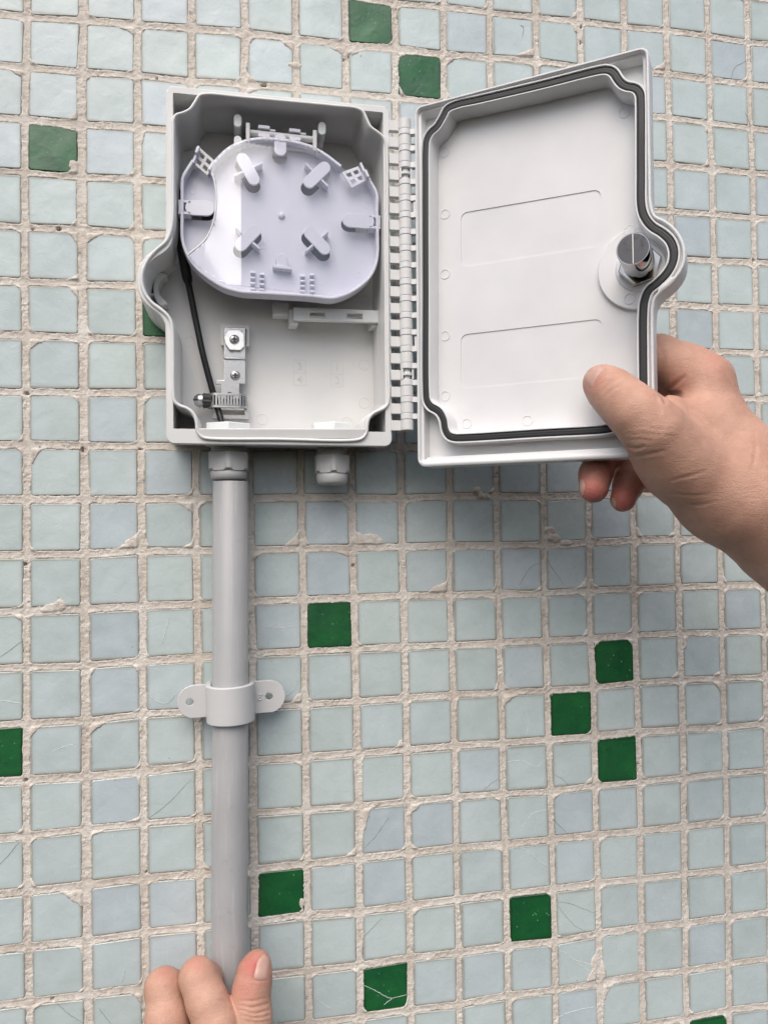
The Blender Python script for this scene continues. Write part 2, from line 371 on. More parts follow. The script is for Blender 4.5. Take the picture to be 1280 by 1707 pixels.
# ------------------------------------------------------------------ the tiled wall
PITCH, ASP = 30.0, 1.00736
GRID = """0,0,1.8,-3.2 1,0,31.5,-1.7 2,0,60.7,-1.0 3,0,90.7,0.1 4,0,121.1,0.8 5,0,150.8,0.2 6,0,180.5,-0.4 7,0,210.8,0.1 8,0,240.8,-0.3 9,0,270.3,0.4 10,0,301.0,1.5 0,1,1.0,-31.3 1,1,30.3,-31.3 2,1,60.2,-30.2 3,1,90.7,-30.8 4,1,119.7,-29.9 5,1,150.4,-29.3 6,1,180.1,-29.9 7,1,210.1,-30.0 0,2,0.0,-60.7 1,2,30.1,-61.1 2,2,60.2,-60.3 0,3,-0.0,-90.3 1,3,29.9,-90.9 2,3,59.9,-90.3 0,4,-0.2,-121.1 1,4,29.7,-120.6 2,4,60.0,-121.2 0,5,-0.4,-151.5 1,5,29.8,-151.6 0,6,-0.2,-181.1 1,6,29.8,-181.4 2,6,60.1,-181.4 0,7,-0.1,-212.7 1,7,29.9,-212.5 2,7,60.4,-212.0 0,8,-0.1,-241.5 1,8,29.9,-242.0 2,8,60.3,-242.4 0,9,-0.0,-271.8 1,9,30.3,-271.9 2,9,60.2,-272.2 0,10,-0.3,-302.0 1,10,30.0,-302.4 2,10,60.4,-301.4 0,11,-0.7,-332.8 1,11,29.8,-332.9 2,11,60.6,-332.3 0,12,-0.7,-363.5 1,12,29.7,-364.0 2,12,60.3,-363.0 0,13,-1.0,-393.8 1,13,29.8,-394.1 2,13,60.1,-392.6 0,14,-1.4,-424.4 1,14,29.6,-425.0 2,14,59.9,-424.2 0,15,-1.1,-454.7 1,15,29.4,-453.6 2,15,60.0,-453.0 0,16,-1.1,-484.4 1,16,29.4,-484.2 2,16,59.9,-483.6 0,17,-1.0,-514.3 1,17,29.5,-514.5 2,17,60.1,-513.4 0,18,-0.3,-543.5 1,18,29.8,-543.8 2,18,59.8,-543.8 7,-1,210.3,27.8 8,-1,241.2,29.3 9,-1,270.9,28.8 10,-1,301.0,29.0 11,-1,330.6,29.5 12,-1,361.1,29.2 13,-1,390.7,29.9 14,-1,420.6,29.5 15,-1,449.8,28.0 13,0,391.2,1.7 14,0,421.1,0.5 15,0,450.3,-0.2 13,1,391.5,-27.2 14,1,420.5,-28.4 15,1,450.3,-29.6 13,2,391.3,-58.3 14,2,420.9,-59.2 15,2,450.7,-59.7 13,3,390.9,-88.8 14,3,420.9,-88.9 15,3,450.7,-89.8 14,4,420.9,-119.6 15,4,450.5,-119.2 13,5,390.5,-149.9 14,5,420.9,-150.1 15,5,450.5,-150.1 14,6,420.3,-179.1 15,6,450.2,-179.5 7,9,209.6,-273.0 8,9,239.7,-272.0 9,9,269.1,-272.3 10,9,299.7,-273.1 7,10,209.8,-302.1 8,10,239.1,-302.0 9,10,269.1,-302.2 10,10,299.4,-302.8 7,11,209.9,-331.4 8,11,238.5,-331.8 9,11,269.3,-331.9 10,11,298.9,-332.8 11,11,328.7,-331.9 12,10,359.4,-301.0 11,12,328.6,-361.8 12,11,359.0,-331.9 12,12,359.1,-361.2 12,13,359.1,-391.0 13,11,389.8,-331.7 13,12,389.8,-361.0 13,13,390.3,-390.8 14,11,420.0,-331.8 14,12,419.6,-361.8 14,13,419.6,-391.2 15,12,450.4,-362.1 11,13,329.9,-392.5 12,14,359.6,-421.9 13,14,390.3,-422.0 14,14,419.7,-423.1 12,15,359.6,-453.1 13,15,390.0,-452.9 14,15,419.9,-452.3 12,16,359.4,-483.8 13,16,389.4,-483.7 14,16,419.5,-482.9 11,17,329.8,-513.3 12,17,358.6,-513.5 13,17,389.0,-513.5 14,17,419.4,-513.8 12,18,358.5,-543.7 13,18,388.8,-544.2 14,18,419.0,-543.7 12,19,358.1,-573.3 13,19,387.8,-574.1 14,19,418.1,-573.4 14,20,417.7,-602.3 4,12,120.7,-361.6 5,12,150.6,-361.6 6,12,180.3,-361.7 7,12,210.1,-361.8 5,13,150.5,-392.5 6,13,180.5,-392.5 7,13,210.4,-392.1 4,14,120.4,-422.4 5,14,150.4,-422.8 6,14,180.7,-422.7 7,14,210.3,-422.6 4,15,119.9,-452.5 5,15,150.4,-453.0 6,15,181.3,-453.5 7,15,210.3,-453.0 4,16,120.1,-484.2 5,16,150.3,-484.3 6,16,180.8,-483.8 7,16,210.3,-483.5 5,17,150.2,-513.5 6,17,180.5,-514.7 7,17,210.5,-514.3 5,18,150.1,-545.3 6,18,180.2,-545.8 7,18,210.3,-545.0 8,13,239.5,-391.9 9,13,269.5,-392.1 10,13,299.6,-392.3 8,14,239.6,-422.4 9,14,269.9,-422.7 10,14,299.7,-422.8 8,15,239.8,-452.9 9,15,269.8,-453.5 10,15,300.1,-454.4 8,16,239.8,-483.2 9,16,270.3,-483.7 10,16,300.4,-483.7 8,17,239.7,-513.9 9,17,270.4,-513.8 10,17,300.7,-513.8 8,18,240.2,-545.5 9,18,270.5,-544.9 10,18,300.8,-545.7 8,19,239.8,-575.9 9,19,270.5,-574.5 10,19,300.7,-575.0"""
KN = {}
for tkn in GRID.split():
    a, b_, c_, d_ = tkn.split(','); KN[(int(a), int(b_))] = (float(c_)-PITCH*int(a), float(d_)+PITCH*ASP*int(b_))
_K = np.array([(k[0], k[1], v[0], v[1]) for k, v in KN.items()])
I0, I1, J0, J1 = -3, 19, -4, 23
NODE = {}
for i in range(I0, I1+1):
    for j in range(J0, J1+1):
        if (i, j) in KN: dx, dy = KN[(i, j)]
        else:
            d2 = (_K[:, 0]-i)**2+(_K[:, 1]-j)**2; w = 1/(d2+.3)**2; s = w.sum()
            fade = 1/(1+max(0, d2.min()-4)*.3)
            dx, dy = (w*_K[:, 2]).sum()/s*fade, (w*_K[:, 3]).sum()/s*fade
            dx += RNG.uniform(-.25, .25); dy += RNG.uniform(-.25, .25)
        NODE[(i, j)] = np.array([PITCH*i+dx, -PITCH*ASP*j+dy])
JV = {1: 4.7, 0: 3.8, 2: 3.9, 3: 3.9, 4: 4.2}; JH = {}
for i in range(I0, I1+1): JV.setdefault(i, 3.75+RNG.uniform(-.3, .35))
for j in range(J0, J1+1): JH[j] = 4.05+RNG.uniform(-.35, .45)
GREEN = {(6, -1), (7, 0), (0, 2), (2, 5), (-1, 13), (5, 11), (11, 12), (10, 13), (11, 14), (4, 16), (9, 17), (6, 18), (13, 20), (17, 6), (-3, 9), (18, 16), (16, -3)}
CUTS = """1,0 TR6.5,4 BR3,2;-1,1 TR6,3;0,1 BR3.5,5 R1;0,2 TR7,2.5 BR4,5 T.8;1,2 BR3,3;2,2 TL2,5;0,3 BR3,4 R.8;1,3 BR3,5 R1;0,4 TR4.5,6 BR4,3;-1,4 TR2,3;1,4 TL6,4.5 TR2.5,6;2,4 TL4,4;
0,5 TR5,6 BL2,3 R.8;0,6 TL8,4.5 TR4,2 T.8;0,7 TR3,3;-1,7 BR4,3;2,7 TL3,3;0,8 TL6,8 L1;-1,8 TR2.5,4;1,8 BL1.5,4;2,8 BR2,3;0,9 BL3,3 T.8;1,9 BR10,7;2,9 TR7,5 BL2,4 BR4,4;-1,10 BR6,2;-1,11 TR5,3;1,11 BR2,2;2,11 BL2,6;
0,10 B1.6;1,12 TL3,5 TR3,3.5 BR3,1.5;0,13 TL5,4;1,13 TL8,4 BR2,3;-1,13 TR1,1;0,14 TL2,2;1,14 T1.4 TR2,4 BR5,2;1,15 TL5,3;0,15 TL2,2 BL2.5,3.5;0,16 TR10,8 T.7;0,17 L2.6 TR3,4 BR3,2;1,17 BR2,3 L.6 TL2,1;0,18 TL4,3;1,18 TR4,6;
3,0 TR3,3 BR2,2;4,0 TL3,4 TR7,6 BL5,5;5,0 T1.7 TL8,2 TR8,3;6,0 TL7,5 T1;5,-1 BR2,2;4,1 TL6,3;5,1 T1.6;6,1 T1.8;7,0 TL4,3 TR2,3 BL3,5 L1.2 T.7;8,0 TL6,4 BL4,5;9,-1 BR10,4;9,0 TR4,4;10,-1 TR3,4;10,-2 BL3,5 BR3,3;12,-1 BR8,5;
13,0 R1.2 BR3,2;13,1 TR3,5 R2 BR4,4;14,4 TL3,5 L2 BL3,3 TR3,2;15,3 TL2,2;14,6 TL3,4 TR2,6;14,5 L1;4,8 BR3,3;4,9 L1.5 TL2,2 BR7,7;5,9 TR3,5 BL2,6 ;6,9 T1.2 BL14,6 L1;7,9 TL3,2 BL2,1;4,10 TL3,3 BL2,3 BR2,2;5,10 TR6,3;6,10 BL2,2;5,11 B1.2 T.4;
7,10 BR11,6;8,9 BL2,1;7,11 TL1.5,2 L.7;8,11 TR4,5;9,11 TL4,1;10,9 BL8,6 B1;10,10 BR6,5;10,11 TR4,4 BR4,4;11,11 BR2,2;11,10 BL3,3;11,12 TL4,3 TR3,3 BL2,1.5 L.7;12,9 BL4,5 BR4,3;13,10 TL5,2;12,12 BR4,4;13,12 TL4,8 BR4,3 L.6;14,12 TL2,2 TR2,2;
13,13 TR4,6 BL2,3 BR4,4;14,13 BR3,3 TR2,2;14,15 BR3,3;11,16 TL4,4;13,14 BL3,2;4,12 BR6,5;5,12 BL3,3;6,13 R1.7 BR5,5;5,13 R1;4,14 TR4,2;5,14 L.8;6,14 L.8 TL1.5,8;6,15 TL5,12 BR3,3;7,15 TL5,5 BL3,3;7,14 BL3,2;4,15 BR3,3;5,15 BR4,4 L1;
4,16 TL1,1 L1 BR1.5,5 R.8;5,17 TR2,1;7,17 TL3,4;7,16 TL2,2;8,12 T1.2 TR5,2 BR2,5;9,13 TL7,5;8,13 TL1.5,4;10,13 BR2,2;10,14 BR4,4;10,15 TL3,3;8,16 T.8 TR4,2;9,16 TR2,2;10,18 BR5,10;11,19 TL5,10 L.8;3,9 TL3,3;3,10 BL2,2;10,12 T.5"""
MOD = {}
for ent in CUTS.replace('\n', '').split(';'):
    ent = ent.strip()
    if not ent: continue
    w = ent.split(); k = tuple(int(q) for q in w[0].split(',')); MOD[k] = w[1:]
# patches of mortar smeared over tiles: x px, y px, radius x, radius y, height (mm)
BLOBS = [(92, 1012, 5.2, 2.6, 1.2), (100, 1010, 3.0, 3.2, 1.3), (80, 1016, 4, 2, 1), (612, 898, 6.5, 2.6, .9), (630, 903, 3.2, 2.0, 1.2), (597, 900, 4, 2.4, .7), (793, 818, 2.4, 2.6, 2.6), (801, 825, 2.0, 1.8, 1.6), (810, 828, 3, 1.4, 1), (490, 108, 4, 1.6, .5),
         (123, 275, 2.4, 2.6, .7), (915, 884, 3.2, 2.2, 1.3), (925, 897, 3, 2.4, 1.0), (945, 905, 4, 2, .8), (582, 1528, 1.7, 1.0, .5), (993, 1606, 3, 6, .7), (1002, 1620, 3, 6, .6), (503, 1506, 1.2, 2.6, .6), (601, 92, .8, 1.5, .2), (1098, 121, 3.4, 1.3, .5)]
HOLES = [(98, 381, 1.6, 1.1), (55, 382, .7, .6), (262, 130, .7, .5), (164, 127, .5, .5), (43, 1301.5, 1.0, 1.0), (42, 941, 1.3, .9), (138, 750, .7, 1.6), (234, 749, 1.3, .5), (968, 71, .7, 1.3), (969, 44, .8, 1.2), (583, 94, 1.0, 1.2), (573, 100, .6, .8), (440, 141.5, 1.8, .9), (1259, 1520, 1.4, .6), (1259, 1520, .8, .8), (45, 656, 1.4, .9),
         (88, 1667, .9, .7), (430, 1363, .5, .5), (67, 745, .5, .5), (1063, 1275, 1.0, 1.3), (1256, 434, 1.0, .8), (589, 943, .8, 1.2), (1061, 1223, .4, .4), (914, 1077, .5, .5), (244, 1455, .5, .8), (49, 1004, .4, .4)]
GX0, GX1, GY0, GY1, GS = -75.0, 535.0, -665.0, 95.0, .56
gx = np.arange(GX0, GX1, GS); gy = np.arange(GY0, GY1, GS); NX, NY = len(gx), len(gy)
XX, YY = np.meshgrid(gx, gy)
S = np.full(XX.shape, 9.0); S0 = np.full(XX.shape, 9.0)
WOB = fbm(XX, YY, 7.0, 4, .6, 3)-.5; WOB2 = fbm(XX, YY, 2.2, 3, .6, 4)-.5
def tile_quad(i, j):
    a = {k: NODE[k] for k in ((i, j), (i+1, j), (i, j+1), (i+1, j+1))}
    l, r, t, b = JV[i]/2, JV[i+1]/2, JH[j]/2, JH[j+1]/2
    jit = np.random.RandomState((i+50)*97+(j+50)*7).uniform(-.28, .28, (4, 2))
    return np.array([a[(i, j)]+(l, -t), a[(i, j+1)]+(l, b), a[(i+1, j+1)]+(-r, b), a[(i+1, j)]+(-r, -t)])+jit   # TL BL BR TR, counter-clockwise
def smax(a, b, k=.9):
    h = np.clip(.5+.5*(a-b)/k, 0, 1); return b*(1-h)+a*h+k*h*(1-h)
TILES = [(i, j) for i in range(I0, I1) for j in range(J0, J1)]
QUAD = {k: tile_quad(*k) for k in TILES}
for k in TILES:
    q = QUAD[k]; x0, y0 = q.min(0)-2.5; x1, y1 = q.max(0)+2.5
    a0, a1 = np.searchsorted(gx, [x0, x1]); b0, b1 = np.searchsorted(gy, [y0, y1])
    if a1-a0 < 2 or b1-b0 < 2: continue
    sl = (slice(b0, b1), slice(a0, a1)); X, Y = XX[sl], YY[sl]; wob, wob2 = WOB[sl], WOB2[sl]
    mods = MOD.get(k)
    if mods is None:
        rs = np.random.RandomState(abs(k[0]*131+k[1]*17)+5); mods = []
        for cn in ('TL', 'TR', 'BL', 'BR'):
            if rs.rand() < .22: mods.append('%s%.1f,%.1f' % (cn, rs.uniform(1.2, 3.2), rs.uniform(1.2, 3.2)))
    edge = {}; cut = []
    for mm in mods:
        if mm[1] in 'LR': a, b = mm[2:].split(','); cut.append((mm[:2], float(a)*1.2, float(b)*1.2))
        else: edge[mm[0]] = float(mm[1:])
    s = None
    for e, (p, r) in zip('LBRT', ((0, 1), (1, 2), (2, 3), (3, 0))):
        d = q[r]-q[p]; d = d/np.linalg.norm(d); n = np.array([d[1], -d[0]])
        v = (X-q[p][0])*n[0]+(Y-q[p][1])*n[1]
        if e in edge: v = v+edge[e]*(np.clip((fbm(X+k[0]*3, Y+k[1]*5, 3.4, 4, .62, 9)-.32)*2.2, 0, 1.2))
        s = v if s is None else smax(s, v, 1.5)
    raw = s.copy()
    for cn, a, b in cut:
        ci = {'TL': 0, 'BL': 1, 'BR': 2, 'TR': 3}[cn]; c = q[ci]
        hz = (q[3]-q[0] if cn[0] == 'T' else q[2]-q[1]); hz = hz/np.linalg.norm(hz)*(1 if cn[1] == 'L' else -1)
        vt = (q[1]-q[0] if cn[1] == 'L' else q[2]-q[3]); vt = vt/np.linalg.norm(vt)*(1 if cn[0] == 'T' else -1)
        p, r = c+hz*a, c+vt*b; d = (r-p)/np.linalg.norm(r-p); n = np.array([d[1], -d[0]])
        if n @ (c-p) < 0: n = -n
        v = (X-p[0])*n[0]+(Y-p[1])*n[1]
        rough = .9 if (a+b) > 7 else .5
        s = smax(s, v+wob*rough*2.2+wob2*rough*1.0, 1.2)
    s = s+wob*1.0+wob2*.5-.14
    S[sl] = np.minimum(S[sl], s); S0[sl] = np.minimum(S0[sl], raw)
BH = np.zeros(XX.shape)
for (px, py, rx, ry, h) in BLOBS:
    c = at(px, py, 0); d = np.sqrt(((XX-c[0])/rx)**2+((YY-c[1])/ry)**2)+WOB*.7+WOB2*.35
    S = np.maximum(S, (1-d)*min(rx, ry)*.8); BH = np.maximum(BH, np.clip(1-d, 0, 1)**.6*h)
N1 = fbm(XX, YY, 9, 4, .55, 21)-.5; N2 = fbm(XX, YY, 1.9, 3, .65, 22)-.5
over = np.clip(.25-S0/.45, 0, 1)
N3 = np.abs(fbm(XX, YY, 3.2, 4, .62, 23)-.5)
h_joint = -.30+.6*N1+.55*N2-.5*np.clip(.10-N3, 0, 1)/.10*np.clip(N1*3+.4, 0, 1)+.26*np.exp(-(np.maximum(S, 0)/.36)**2)-.10*np.clip((S-.7)/.9, 0, 1)
h_over = .26+.30*(1-np.exp(-np.maximum(S, 0)/.7))+.30*N1+.40*N2
H = h_joint*(1-over)+np.maximum(h_over, .20)*over
H = np.maximum(H, np.where(BH > 0, BH*.42+.75*N2*np.minimum(1, BH*2), -9))
H = np.where(S < 0, H+S*2.6, H)
for (px, py, rx, ry) in HOLES:
    c = at(px, py, 0); d = ((XX-c[0])/rx)**2+((YY-c[1])/ry)**2+WOB2*.8
    H -= np.clip(1.15-d, 0, 1)*3.2
keep = S > -.75
fk = keep[:-1, :-1] | keep[1:, :-1] | keep[:-1, 1:] | keep[1:, 1:]
idx = -np.ones(XX.shape, int); vk = np.zeros(XX.shape, bool)
vk[:-1, :-1] |= fk; vk[1:, :-1] |= fk; vk[:-1, 1:] |= fk; vk[1:, 1:] |= fk
idx[vk] = np.arange(vk.sum())
V = np.c_[XX[vk], YY[vk], H[vk]]
r_, c_ = np.nonzero(fk)
Q = np.c_[idx[r_, c_], idx[r_, c_+1], idx[r_+1, c_+1], idx[r_+1, c_]]
# plain setting bed behind the tiles, reaching past the frame
XA, XB, YA, YB = -330.0, 860.0, -960.0, 400.0
nb = len(V); bedv = np.array([(XA, YA, -5.2), (XB, YA, -5.2), (XB, YB, -5.2), (XA, YB, -5.2)])
# coarse mortar frame round the fine area
fr = [(XA, XB, GY1-.9, YB), (XA, XB, YA, GY0+.2), (XA, GX0+.2, GY0+.2, GY1-.9), (GX1-.9, XB, GY0+.2, GY1-.9)]
ev, ef = [], []
for (a, b, c, d) in fr:
    o = nb+4+len(ev); ev += [(a, c, -.5), (b, c, -.5), (b, d, -.5), (a, d, -.5)]; ef.append((o, o+1, o+2, o+3))
V = np.vstack([V, bedv, np.array(ev)])*.001; Q = np.vstack([Q, [[nb, nb+1, nb+2, nb+3]], np.array(ef)])
def np_mesh(name, V, Q):
    me = bpy.data.meshes.new(name); me.vertices.add(len(V)); me.vertices.foreach_set('co', V.astype(np.float32).ravel())
    k = Q.shape[1]; me.loops.add(len(Q)*k); me.loops.foreach_set('vertex_index', Q.astype(np.int32).ravel())
    me.polygons.add(len(Q)); me.polygons.foreach_set('loop_start', np.arange(0, len(Q)*k, k, dtype=np.int32))
    me.polygons.foreach_set('use_smooth', np.ones(len(Q), bool)); me.update(calc_edges=True); return me
wall = bpy.data.objects.new('wall', np_mesh('wall', V, Q)); C.objects.link(wall)
wall.data.materials.append(M['grout']); wall.rotation_euler = (WALLROT, 0, 0)
tag(wall, 'outdoor wall faced with pale blue green glass mosaic tiles and scattered dark green ones in rough beige grout', 'wall')

def project(p):
    y = ROT @ np.array(p, float)+TRA; return FPX*y[:2]/y[2]+(640, 853.5)
def inside(p, poly):
    c = False; n = len(poly)
    for i in range(n):
        (x1, y1), (x2, y2) = poly[i-1], poly[i]
        if (y1 > p[1]) != (y2 > p[1]) and p[0] < (x2-x1)*(p[1]-y1)/(y2-y1)+x1: c = not c
    return c
COVER = [[(284, 150), (645, 184), (645, 738), (284, 734)], [(700, 188), (1078, 92), (1086, 360), (1130, 410), (1100, 480), (1086, 755), (700, 768)],
         [(1090, 560), (1190, 595), (1275, 740), (1275, 940), (1130, 860), (1060, 780)]]
def tile_verts(q, rs, up=0.0):
    c = q.mean(0); out = []
    dz = rs.uniform(-.08, .04)+up; tx, ty = rs.uniform(-.0045, .0045, 2)
    loc = q-c
    ring = []
    for n in range(4):
        p, a, b = loc[n], loc[n-1], loc[(n+1) % 4]
        u = (a-p)/np.linalg.norm(a-p); w = (b-p)/np.linalg.norm(b-p)
        ring += [p+u*.9, p+w*.9]
    ring = np.array(ring); inner = ring*(1-.5/13.0)
    v = [(x, y, -4.8) for x, y in ring]+[(x, y, dz-.4+tx*x+ty*y) for x, y in ring]+[(x, y, dz+tx*x+ty*y) for x, y in inner]
    f = [(k, (k+1) % 8, (k+1) % 8+8, k+8) for k in range(8)]+[(k+8, (k+1) % 8+8, (k+1) % 8+16, k+16) for k in range(8)]+[tuple(range(16, 24))]
    return c, np.array(v), f
far_v, far_f, far_g = [], [], []
n_tiles = 0
for k in TILES:
    q = QUAD[k]; rs = np.random.RandomState((k[0]+40)*53+(k[1]+40)*3)
    c, v, f = tile_verts(q, rs)
    px = [project((a, b, 0)) for a, b in list(q)+[q.mean(0)]]
    vis = any(-3 < p[0] < 1283 and -3 < p[1] < 1710 for p in px) and not any(all(inside(p, poly) for p in px) for poly in COVER)
    mat = M['green'] if k in GREEN else M['pale']
    if vis:
        me = bpy.data.meshes.new('tile'); me.from_pydata([tuple(t*.001) for t in v], [], f)
        me.polygons.foreach_set('use_smooth', [True]*len(me.polygons)); me.set_sharp_from_angle(angle=R(15)); me.materials.append(mat)
        o = bpy.data.objects.new('tile', me); C.objects.link(o); o.parent = wall; o.location = (c[0]*.001, c[1]*.001, 0); n_tiles += 1
    else:
        o = len(far_v); far_v += [((t[0]+c[0])*.001, (t[1]+c[1])*.001, t[2]*.001) for t in v]; far_f += [tuple(o+t for t in ff) for ff in f]; far_g += [k in GREEN]*len(f)
for i in range(-11, 29):                                  # plain field beyond the frame
    for j in range(-13, 32):
        if I0 <= i < I1 and J0 <= j < J1: continue
        x, y = PITCH*i, -PITCH*ASP*j
        q = np.array([(x+2, y-2), (x+2, y-28.2), (x+28, y-28.2), (x+28, y-2)])+RNG.uniform(-.3, .3, (4, 2))
        c, v, f = tile_verts(q, RNG); o = len(far_v)
        far_v += [((t[0]+c[0])*.001, (t[1]+c[1])*.001, t[2]*.001) for t in v]; far_f += [tuple(o+t for t in ff) for ff in f]; far_g += [RNG.rand() < .045]*len(f)
me = bpy.data.meshes.new('tile_field'); me.from_pydata(far_v, [], far_f); me.materials.append(M['pale_far']); me.materials.append(M['green_far'])
me.polygons.foreach_set('material_index', [1 if g_ else 0 for g_ in far_g])
field = bpy.data.objects.new('tile_field', me); C.objects.link(field); field.parent = wall; field['kind'] = 'stuff'
print('tiles', n_tiles)
# hairline cracks: px polylines on the tile faces (light = mortar filled, dark = open)
CR_L = [[(606, 1642), (625, 1651), (645, 1662), (653, 1664), (665, 1661), (678, 1658)], [(653, 1665), (640, 1675)], [(930, 1584), (945, 1590), (957, 1600), (975, 1605), (990, 1612), (1000, 1628)], [(958, 1601), (975, 1615), (995, 1624)],
        [(930, 1696), (942, 1690), (962, 1684), (990, 1678)], [(868, 1413), (888, 1427), (900, 1438), (913, 1444)], [(905, 1437), (913, 1452)], [(246, 1155), (262, 1170), (278, 1172), (293, 1158)], [(471, 1165), (487, 1152), (496, 1133)],
        [(433, 1043), (455, 1046), (480, 1046), (497, 1043)], [(845, 1270), (868, 1268), (892, 1278), (903, 1273)], [(876, 1075), (885, 1055)], [(870, 1378), (888, 1356), (912, 1350)], [(863, 985), (880, 955), (898, 925)], [(680, 872), (707, 880)],
        [(829, 1375), (836, 1358)], [(88, 1255), (98, 1248), (125, 1240)], [(270, 1073), (278, 1050), (283, 1030)], [(876, 1227), (881, 1205), (879, 1185)], [(523, 1660), (538, 1673), (558, 1685)], [(203, 1637), (209, 1618)], [(0, 1168), (20, 1170), (38, 1174)]]
CR_D = [[(248, 1364), (270, 1348), (290, 1330), (308, 1310), (318, 1300)], [(0, 1096), (18, 1083), (38, 1068)], [(97, 1674), (115, 1690), (140, 1706)], [(165, 1680), (180, 1700), (186, 1706)], [(921, 1290), (935, 1297), (948, 1310)], [(922, 1366), (936, 1380), (948, 1392)],
        [(928, 1503), (948, 1506), (970, 1514), (992, 1523)], [(929, 1510), (945, 1530), (958, 1543), (978, 1554)], [(865, 975), (885, 945), (900, 938)], [(910, 930), (922, 950), (940, 975)], [(805, 1318), (820, 1305), (832, 1297)], [(605, 1415), (625, 1395), (648, 1362)], [(607, 1562), (622, 1545), (637, 1530)], [(0, 1441), (15, 1425), (33, 1404)],
        [(1217, 132), (1225, 112), (1243, 102)], [(867, 42), (872, 45), (870, 62)], [(1241, 188), (1247, 200), (1250, 212), (1249, 222)]]
def crack_mesh(name, lines, wd, hz, mat):
    mb = MB()
    for ln in lines:
        p = spline([at(a, b, 0)[:2] for a, b in ln], .8, closed=False)
        p = p+np.c_[fbm(p[:, 0]*1.0, p[:, 1]*1.0, 1.4, 3, .6, 31)-.5, fbm(p[:, 0]*1.0, p[:, 1]*1.0, 1.4, 3, .6, 32)-.5]*.55
        n = normals2(p, False); t = np.linspace(0, 1, len(p)); w = wd*(.35+.65*np.sin(np.pi*np.clip(t*.8+.15, 0, 1)))*(.7+.6*fbm(p[:, 0], p[:, 1], 1.1, 2, .5, 33))
        a, b = p+n*w[:, None]/2, p-n*w[:, None]/2; N = len(p)
        mb.add([(x, y, hz*.25) for x, y in a]+[(x, y, hz) for x, y in p]+[(x, y, hz*.25) for x, y in b],
               [(i, i+1, N+i+1, N+i) for i in range(N-1)]+[(N+i, N+i+1, 2*N+i+1, 2*N+i) for i in range(N-1)])
    o = mb.build(name, mat, wall); o['kind'] = 'stuff'; return o
crack_mesh('filled_cracks', CR_L, .34, .17, plastic('crack_filler', (.60, .635, .615), .8, .3))
crack_mesh('open_cracks', CR_D, .26, .17, plastic('crack_dirt', (.22, .235, .225), .8, .3))

# ------------------------------------------------------------------ junction box
box = root('junction_box', BX0, PHI)
tag(box, 'open light grey plastic terminal box with hinged lid on the mosaic wall', 'junction box')
HZ = 40.0
def bpts(pts, z): return [tuple(bx(a, b, z)) for a, b in pts]
OUT = [(276.2, 165), (277.3, 385), (273.5, 402), (265, 411), (252, 419.5), (241.5, 429), (233, 442.5), (229, 456), (228.5, 470), (231, 485), (237, 498), (248, 511), (261.5, 521), (270.5, 530), (276, 541), (277.3, 560)]
o_l = np.array(bpts(OUT, HZ)); o_l = o_l[np.argsort(-o_l[:, 1])]
# outer outline: straight sides with rounded corners, tongue for the lock on the left
tl, tr, brr, bl = (np.array(bx(*p, HZ)) for p in ((276, 142.5), (651, 177), (651.8, 744.5), (278, 740)))
xl = (tl[0]+bl[0])/2; xr = (tr[0]+brr[0])/2; yt = (tl[1]+tr[1])/2; yb = (brr[1]+bl[1])/2
o_l[o_l[:, 0] > xl, 0] = xl
tong = spline([tuple(p) for p in o_l[1:-1]], .8, closed=False)
corner = fillet([(xl, yt), (xr, yt), (xr, yb), (xl, yb)], 4.2, 7)        # ccw: starts bottom-left...
cl = [tuple(p) for p in corner]
left = [p for p in cl if p[0] < (xl+xr)/2]
up_left = sorted([p for p in left if p[1] > 0], key=lambda p: p[0]+p[1]*-1*.0)  # top-left arc
dn_left = [p for p in left if p[1] < 0]
up_left = sorted([p for p in left if p[1] > 0], key=lambda p: -p[0]); dn_left = sorted(dn_left, key=lambda p: p[0])
right_dn = sorted([p for p in cl if p[0] > (xl+xr)/2 and p[1] < 0], key=lambda p: p[0]); right_up = sorted([p for p in cl if p[0] > (xl+xr)/2 and p[1] > 0], key=lambda p: -p[0])
O = ccw(np.array(up_left+[tuple(p) for p in tong]+dn_left+right_dn+right_up))
LIP = [(288.6, 300), (287.6, 366), (284.2, 386), (276.7, 401.6), (260.5, 416), (247, 431.5), (238.8, 449), (236.6, 461), (237.6, 477), (243, 491), (252.5, 503), (262.5, 511.5), (273, 519), (281, 527.5), (285.8, 538), (287.6, 552), (288.6, 600),
       (289, 655), (291.5, 669), (300, 676), (311, 680), (320, 686.5), (326, 696), (328.5, 707), (329, 716), (332, 723), (338, 728.6), (348, 730.8), (460, 732), (595, 733), (605.5, 729), (611, 720.5), (612.3, 708), (615, 697.5), (622, 689), (632, 684), (641, 679.5), (646.3, 673), (648.2, 663),
       (647.4, 600), (646.2, 400), (645.2, 252), (644, 240), (639.5, 228), (629, 218.7), (618, 210.5), (611.5, 198), (605.5, 185.5), (594.5, 179.5), (560, 175.6), (400, 160.6), (346, 155.8), (333, 158.4), (325.6, 169), (317, 181), (305.5, 187), (294.3, 190.6), (289.3, 198.5), (288.6, 215)]
P = spline(bpts(LIP, HZ+1.4), 1.0)
shell = MB()
inner = offset(O, -3.6); inner[:, 1] = np.maximum(inner[:, 1], yb+8.0)
body = O.copy(); body[:, 1] = np.maximum(body[:, 1], yb+5.0)               # below the flange the bottom wall steps back
n = len(O); v = []; f = []
for (pth, z) in ((body, 1.2), (body, HZ-4.5), (O, HZ-4.5), (O, HZ-.5), (offset(O, -.5), HZ), (inner, HZ), (inner, 2.0)): v += [(a, b, z) for a, b in pth]
for k in range(6):
    for i in range(n): j = (i+1) % n; f.append((k*n+i, k*n+j, (k+1)*n+j, (k+1)*n+i))
shell.add(v, f)
